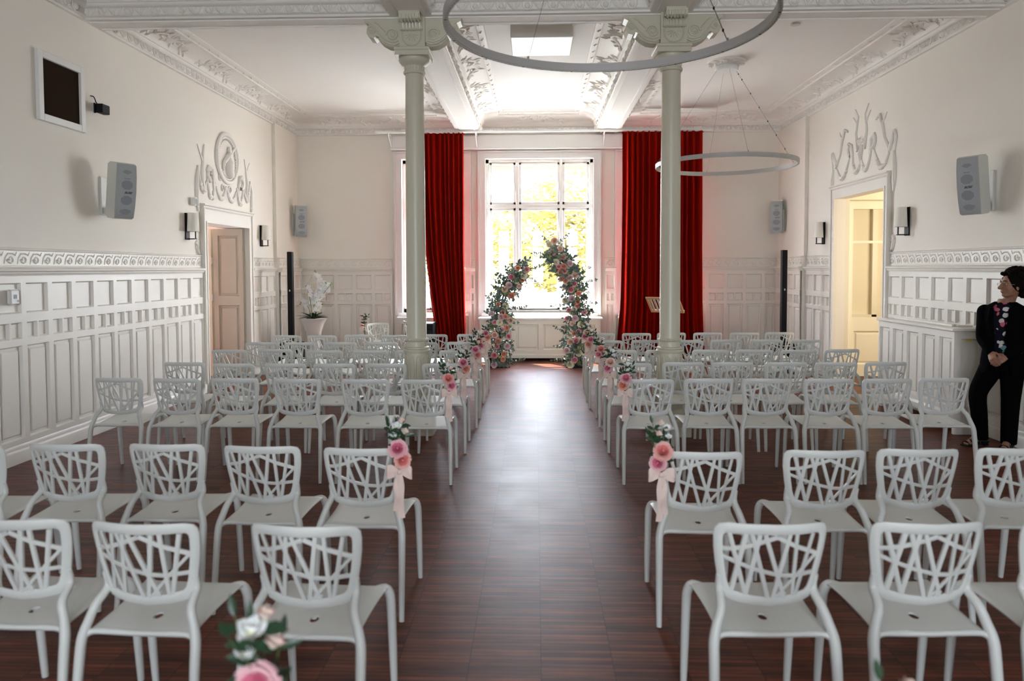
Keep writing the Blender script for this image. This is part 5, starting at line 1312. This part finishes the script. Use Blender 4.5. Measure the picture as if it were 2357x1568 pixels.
# hair: short dark curls
R = random.Random(17); h = MB(); h.ell(H(-.048, 0, .040), (.116, .106, .108), 18, 12)
for k_ in range(230):
    th_ = R.uniform(0, 2 * pi); ph = R.uniform(-.75, 1.45); d = Vector((cos(ph) * cos(th_), cos(ph) * sin(th_), sin(ph)))
    if d.x > .45 and d.z < .50: continue
    if d.x > .10 and d.z < -.02: continue
    p = H(-.046 + .132 * d.x, .120 * d.y, .040 + .124 * d.z); q = R.uniform(.013, .023); h.ell(p, (q, q, q * .9), 8, 6)
for k_ in range(40): 
    p = H(R.uniform(-.145, -.05), R.uniform(-.075, .075), R.uniform(-.100, -.03)); q = R.uniform(.016, .026); h.ell(p, (q,) * 3, 8, 6)
ho = h.build('hair', HAIR, pr, smooth=0, fix=False); vox(ho, .006, it=1)
# blouse (full torso) and open blazer
bl = MB(); bt = [(.062, .060, 1.372), (.085, .075, 1.352), (.115, .088, 1.325), (.155, .104, 1.27), (.168, .112, 1.20), (.158, .115, 1.10), (.145, .108, 1.0), (.158, .120, .90), (.166, .124, .83)]
bl.loft([ringp(TC, a_, b_, z) for a_, b_, z in bt]); blo = bl.build('blouse', BLOUSE, pr, smooth=60)
bz = MB(); rows = [(.085, .078, 1.375, .55), (.150, .105, 1.335, .52), (.178, .122, 1.27, .50), (.184, .130, 1.19, .46), (.176, .132, 1.09, .36), (.165, .128, 1.0, .30), (.178, .140, .90, .34), (.190, .150, .80, .42), (.194, .154, .72, .55)]
o_, i_ = [], []
for a_, b_, z, gap in rows:
    o_.append([TC + S_ * (a_ * sin(t)) + F * (b_ * cos(t)) + Vector((0, 0, z)) for t in [gap + (2 * pi - 2 * gap) * k_ / 28 for k_ in range(29)]])
    i_.append([TC + S_ * ((a_ - .014) * sin(t)) + F * ((b_ - .014) * cos(t)) + Vector((0, 0, z)) for t in [gap + (2 * pi - 2 * gap) * k_ / 28 for k_ in range(28, -1, -1)]])
bz.loft([a_ + b_ for a_, b_ in zip(o_, i_)])
for A, B, C_ in ((RS, RE, RW), (LS, LE, LW)):
    cap(bz, [A + Vector((0, 0, -.005)), A.lerp(B, .5), B, B.lerp(C_, .5), B.lerp(C_, .93)], [.066, .062, .056, .050, .043])
for sg in (-1, 1):                                                     # lapels
    pts = [TC + F * .104 + S_ * (sg * .075) + Vector((0, 0, 1.325)), TC + F * .130 + S_ * (sg * .080) + Vector((0, 0, 1.22)), TC + F * .140 + S_ * (sg * .058) + Vector((0, 0, 1.10)), TC + F * .138 + S_ * (sg * .046) + Vector((0, 0, 1.0))]
    bz.tube(catmull(pts, 4), [.020, .030, .020, .010], 8, flat=.35, up=F)
bzo = bz.build('blazer', BLAZER, pr, smooth=0, fix=False); vox(bzo, .0075)
t = MB(); t.loft([ringp(TC, a_, b_, z) for a_, b_, z in [(.14, .105, .98), (.155, .118, .90), (.165, .128, .82), (.14, .11, .74)]])
HM = Vector((0, 0, -.02))
cap(t, [RH + Vector((0, 0, -.02)), RH.lerp(RK, .5), RK + Vector((0, 0, .01)), RK.lerp(RA, .5), RA + HM], [.105, .092, .076, .070, .066]); cap(t, [LH + Vector((0, 0, -.02)), LH.lerp(LK, .5), LK, LK.lerp(LA, .5), LA + HM], [.105, .092, .076, .070, .066])
# flatten below hems
t.v = [(v[0], v[1], max(v[2], .055)) for v in t.v]
to = t.build('trousers', TROUS, pr, smooth=0, fix=False); vox(to, .009)
for A, T in ((RA, RT), (LA, LT)):
    dd = (T - A); dd.z = 0; dd.normalize(); sd = Vector((-dd.y, dd.x, 0)); m_ = MB(); base = Vector((A.x, A.y, 0))
    sole = [(-.07, .028), (-.04, .034), (.02, .034), (.08, .042), (.13, .046), (.165, .040), (.19, .022)]
    zz = [.042, .040, .032, .016, .012, .012, .012]
    rg = [[base + dd * u + sd * (-w_) + Vector((0, 0, z - .010)), base + dd * u + sd * w_ + Vector((0, 0, z - .010)), base + dd * u + sd * w_ + Vector((0, 0, z)), base + dd * u - sd * w_ + Vector((0, 0, z))] for (u, w_), z in zip(sole, zz)]
    m_.loft(rg); hl = [[base + dd * u + sd * w_ + Vector((0, 0, z)) for u, w_ in ((-.065, -.024), (-.065, .024), (-.015, .028), (-.015, -.028))] for z in (0, .036)]; m_.loft(hl)
    for u, hz, w_ in ((.15, .030, .043), (.11, .045, .044), (.07, .062, .042), (.035, .085, .040)):
        m_.tube([base + dd * (u + .005 * sin(a)) + sd * (w_ * cos(a)) + Vector((0, 0, .014 + hz * sin(a))) for a in [pi * i / 10 for i in range(11)]], .008, 6, flat=.5)
    m_.build('sandal', BLACK, pr, smooth=50)
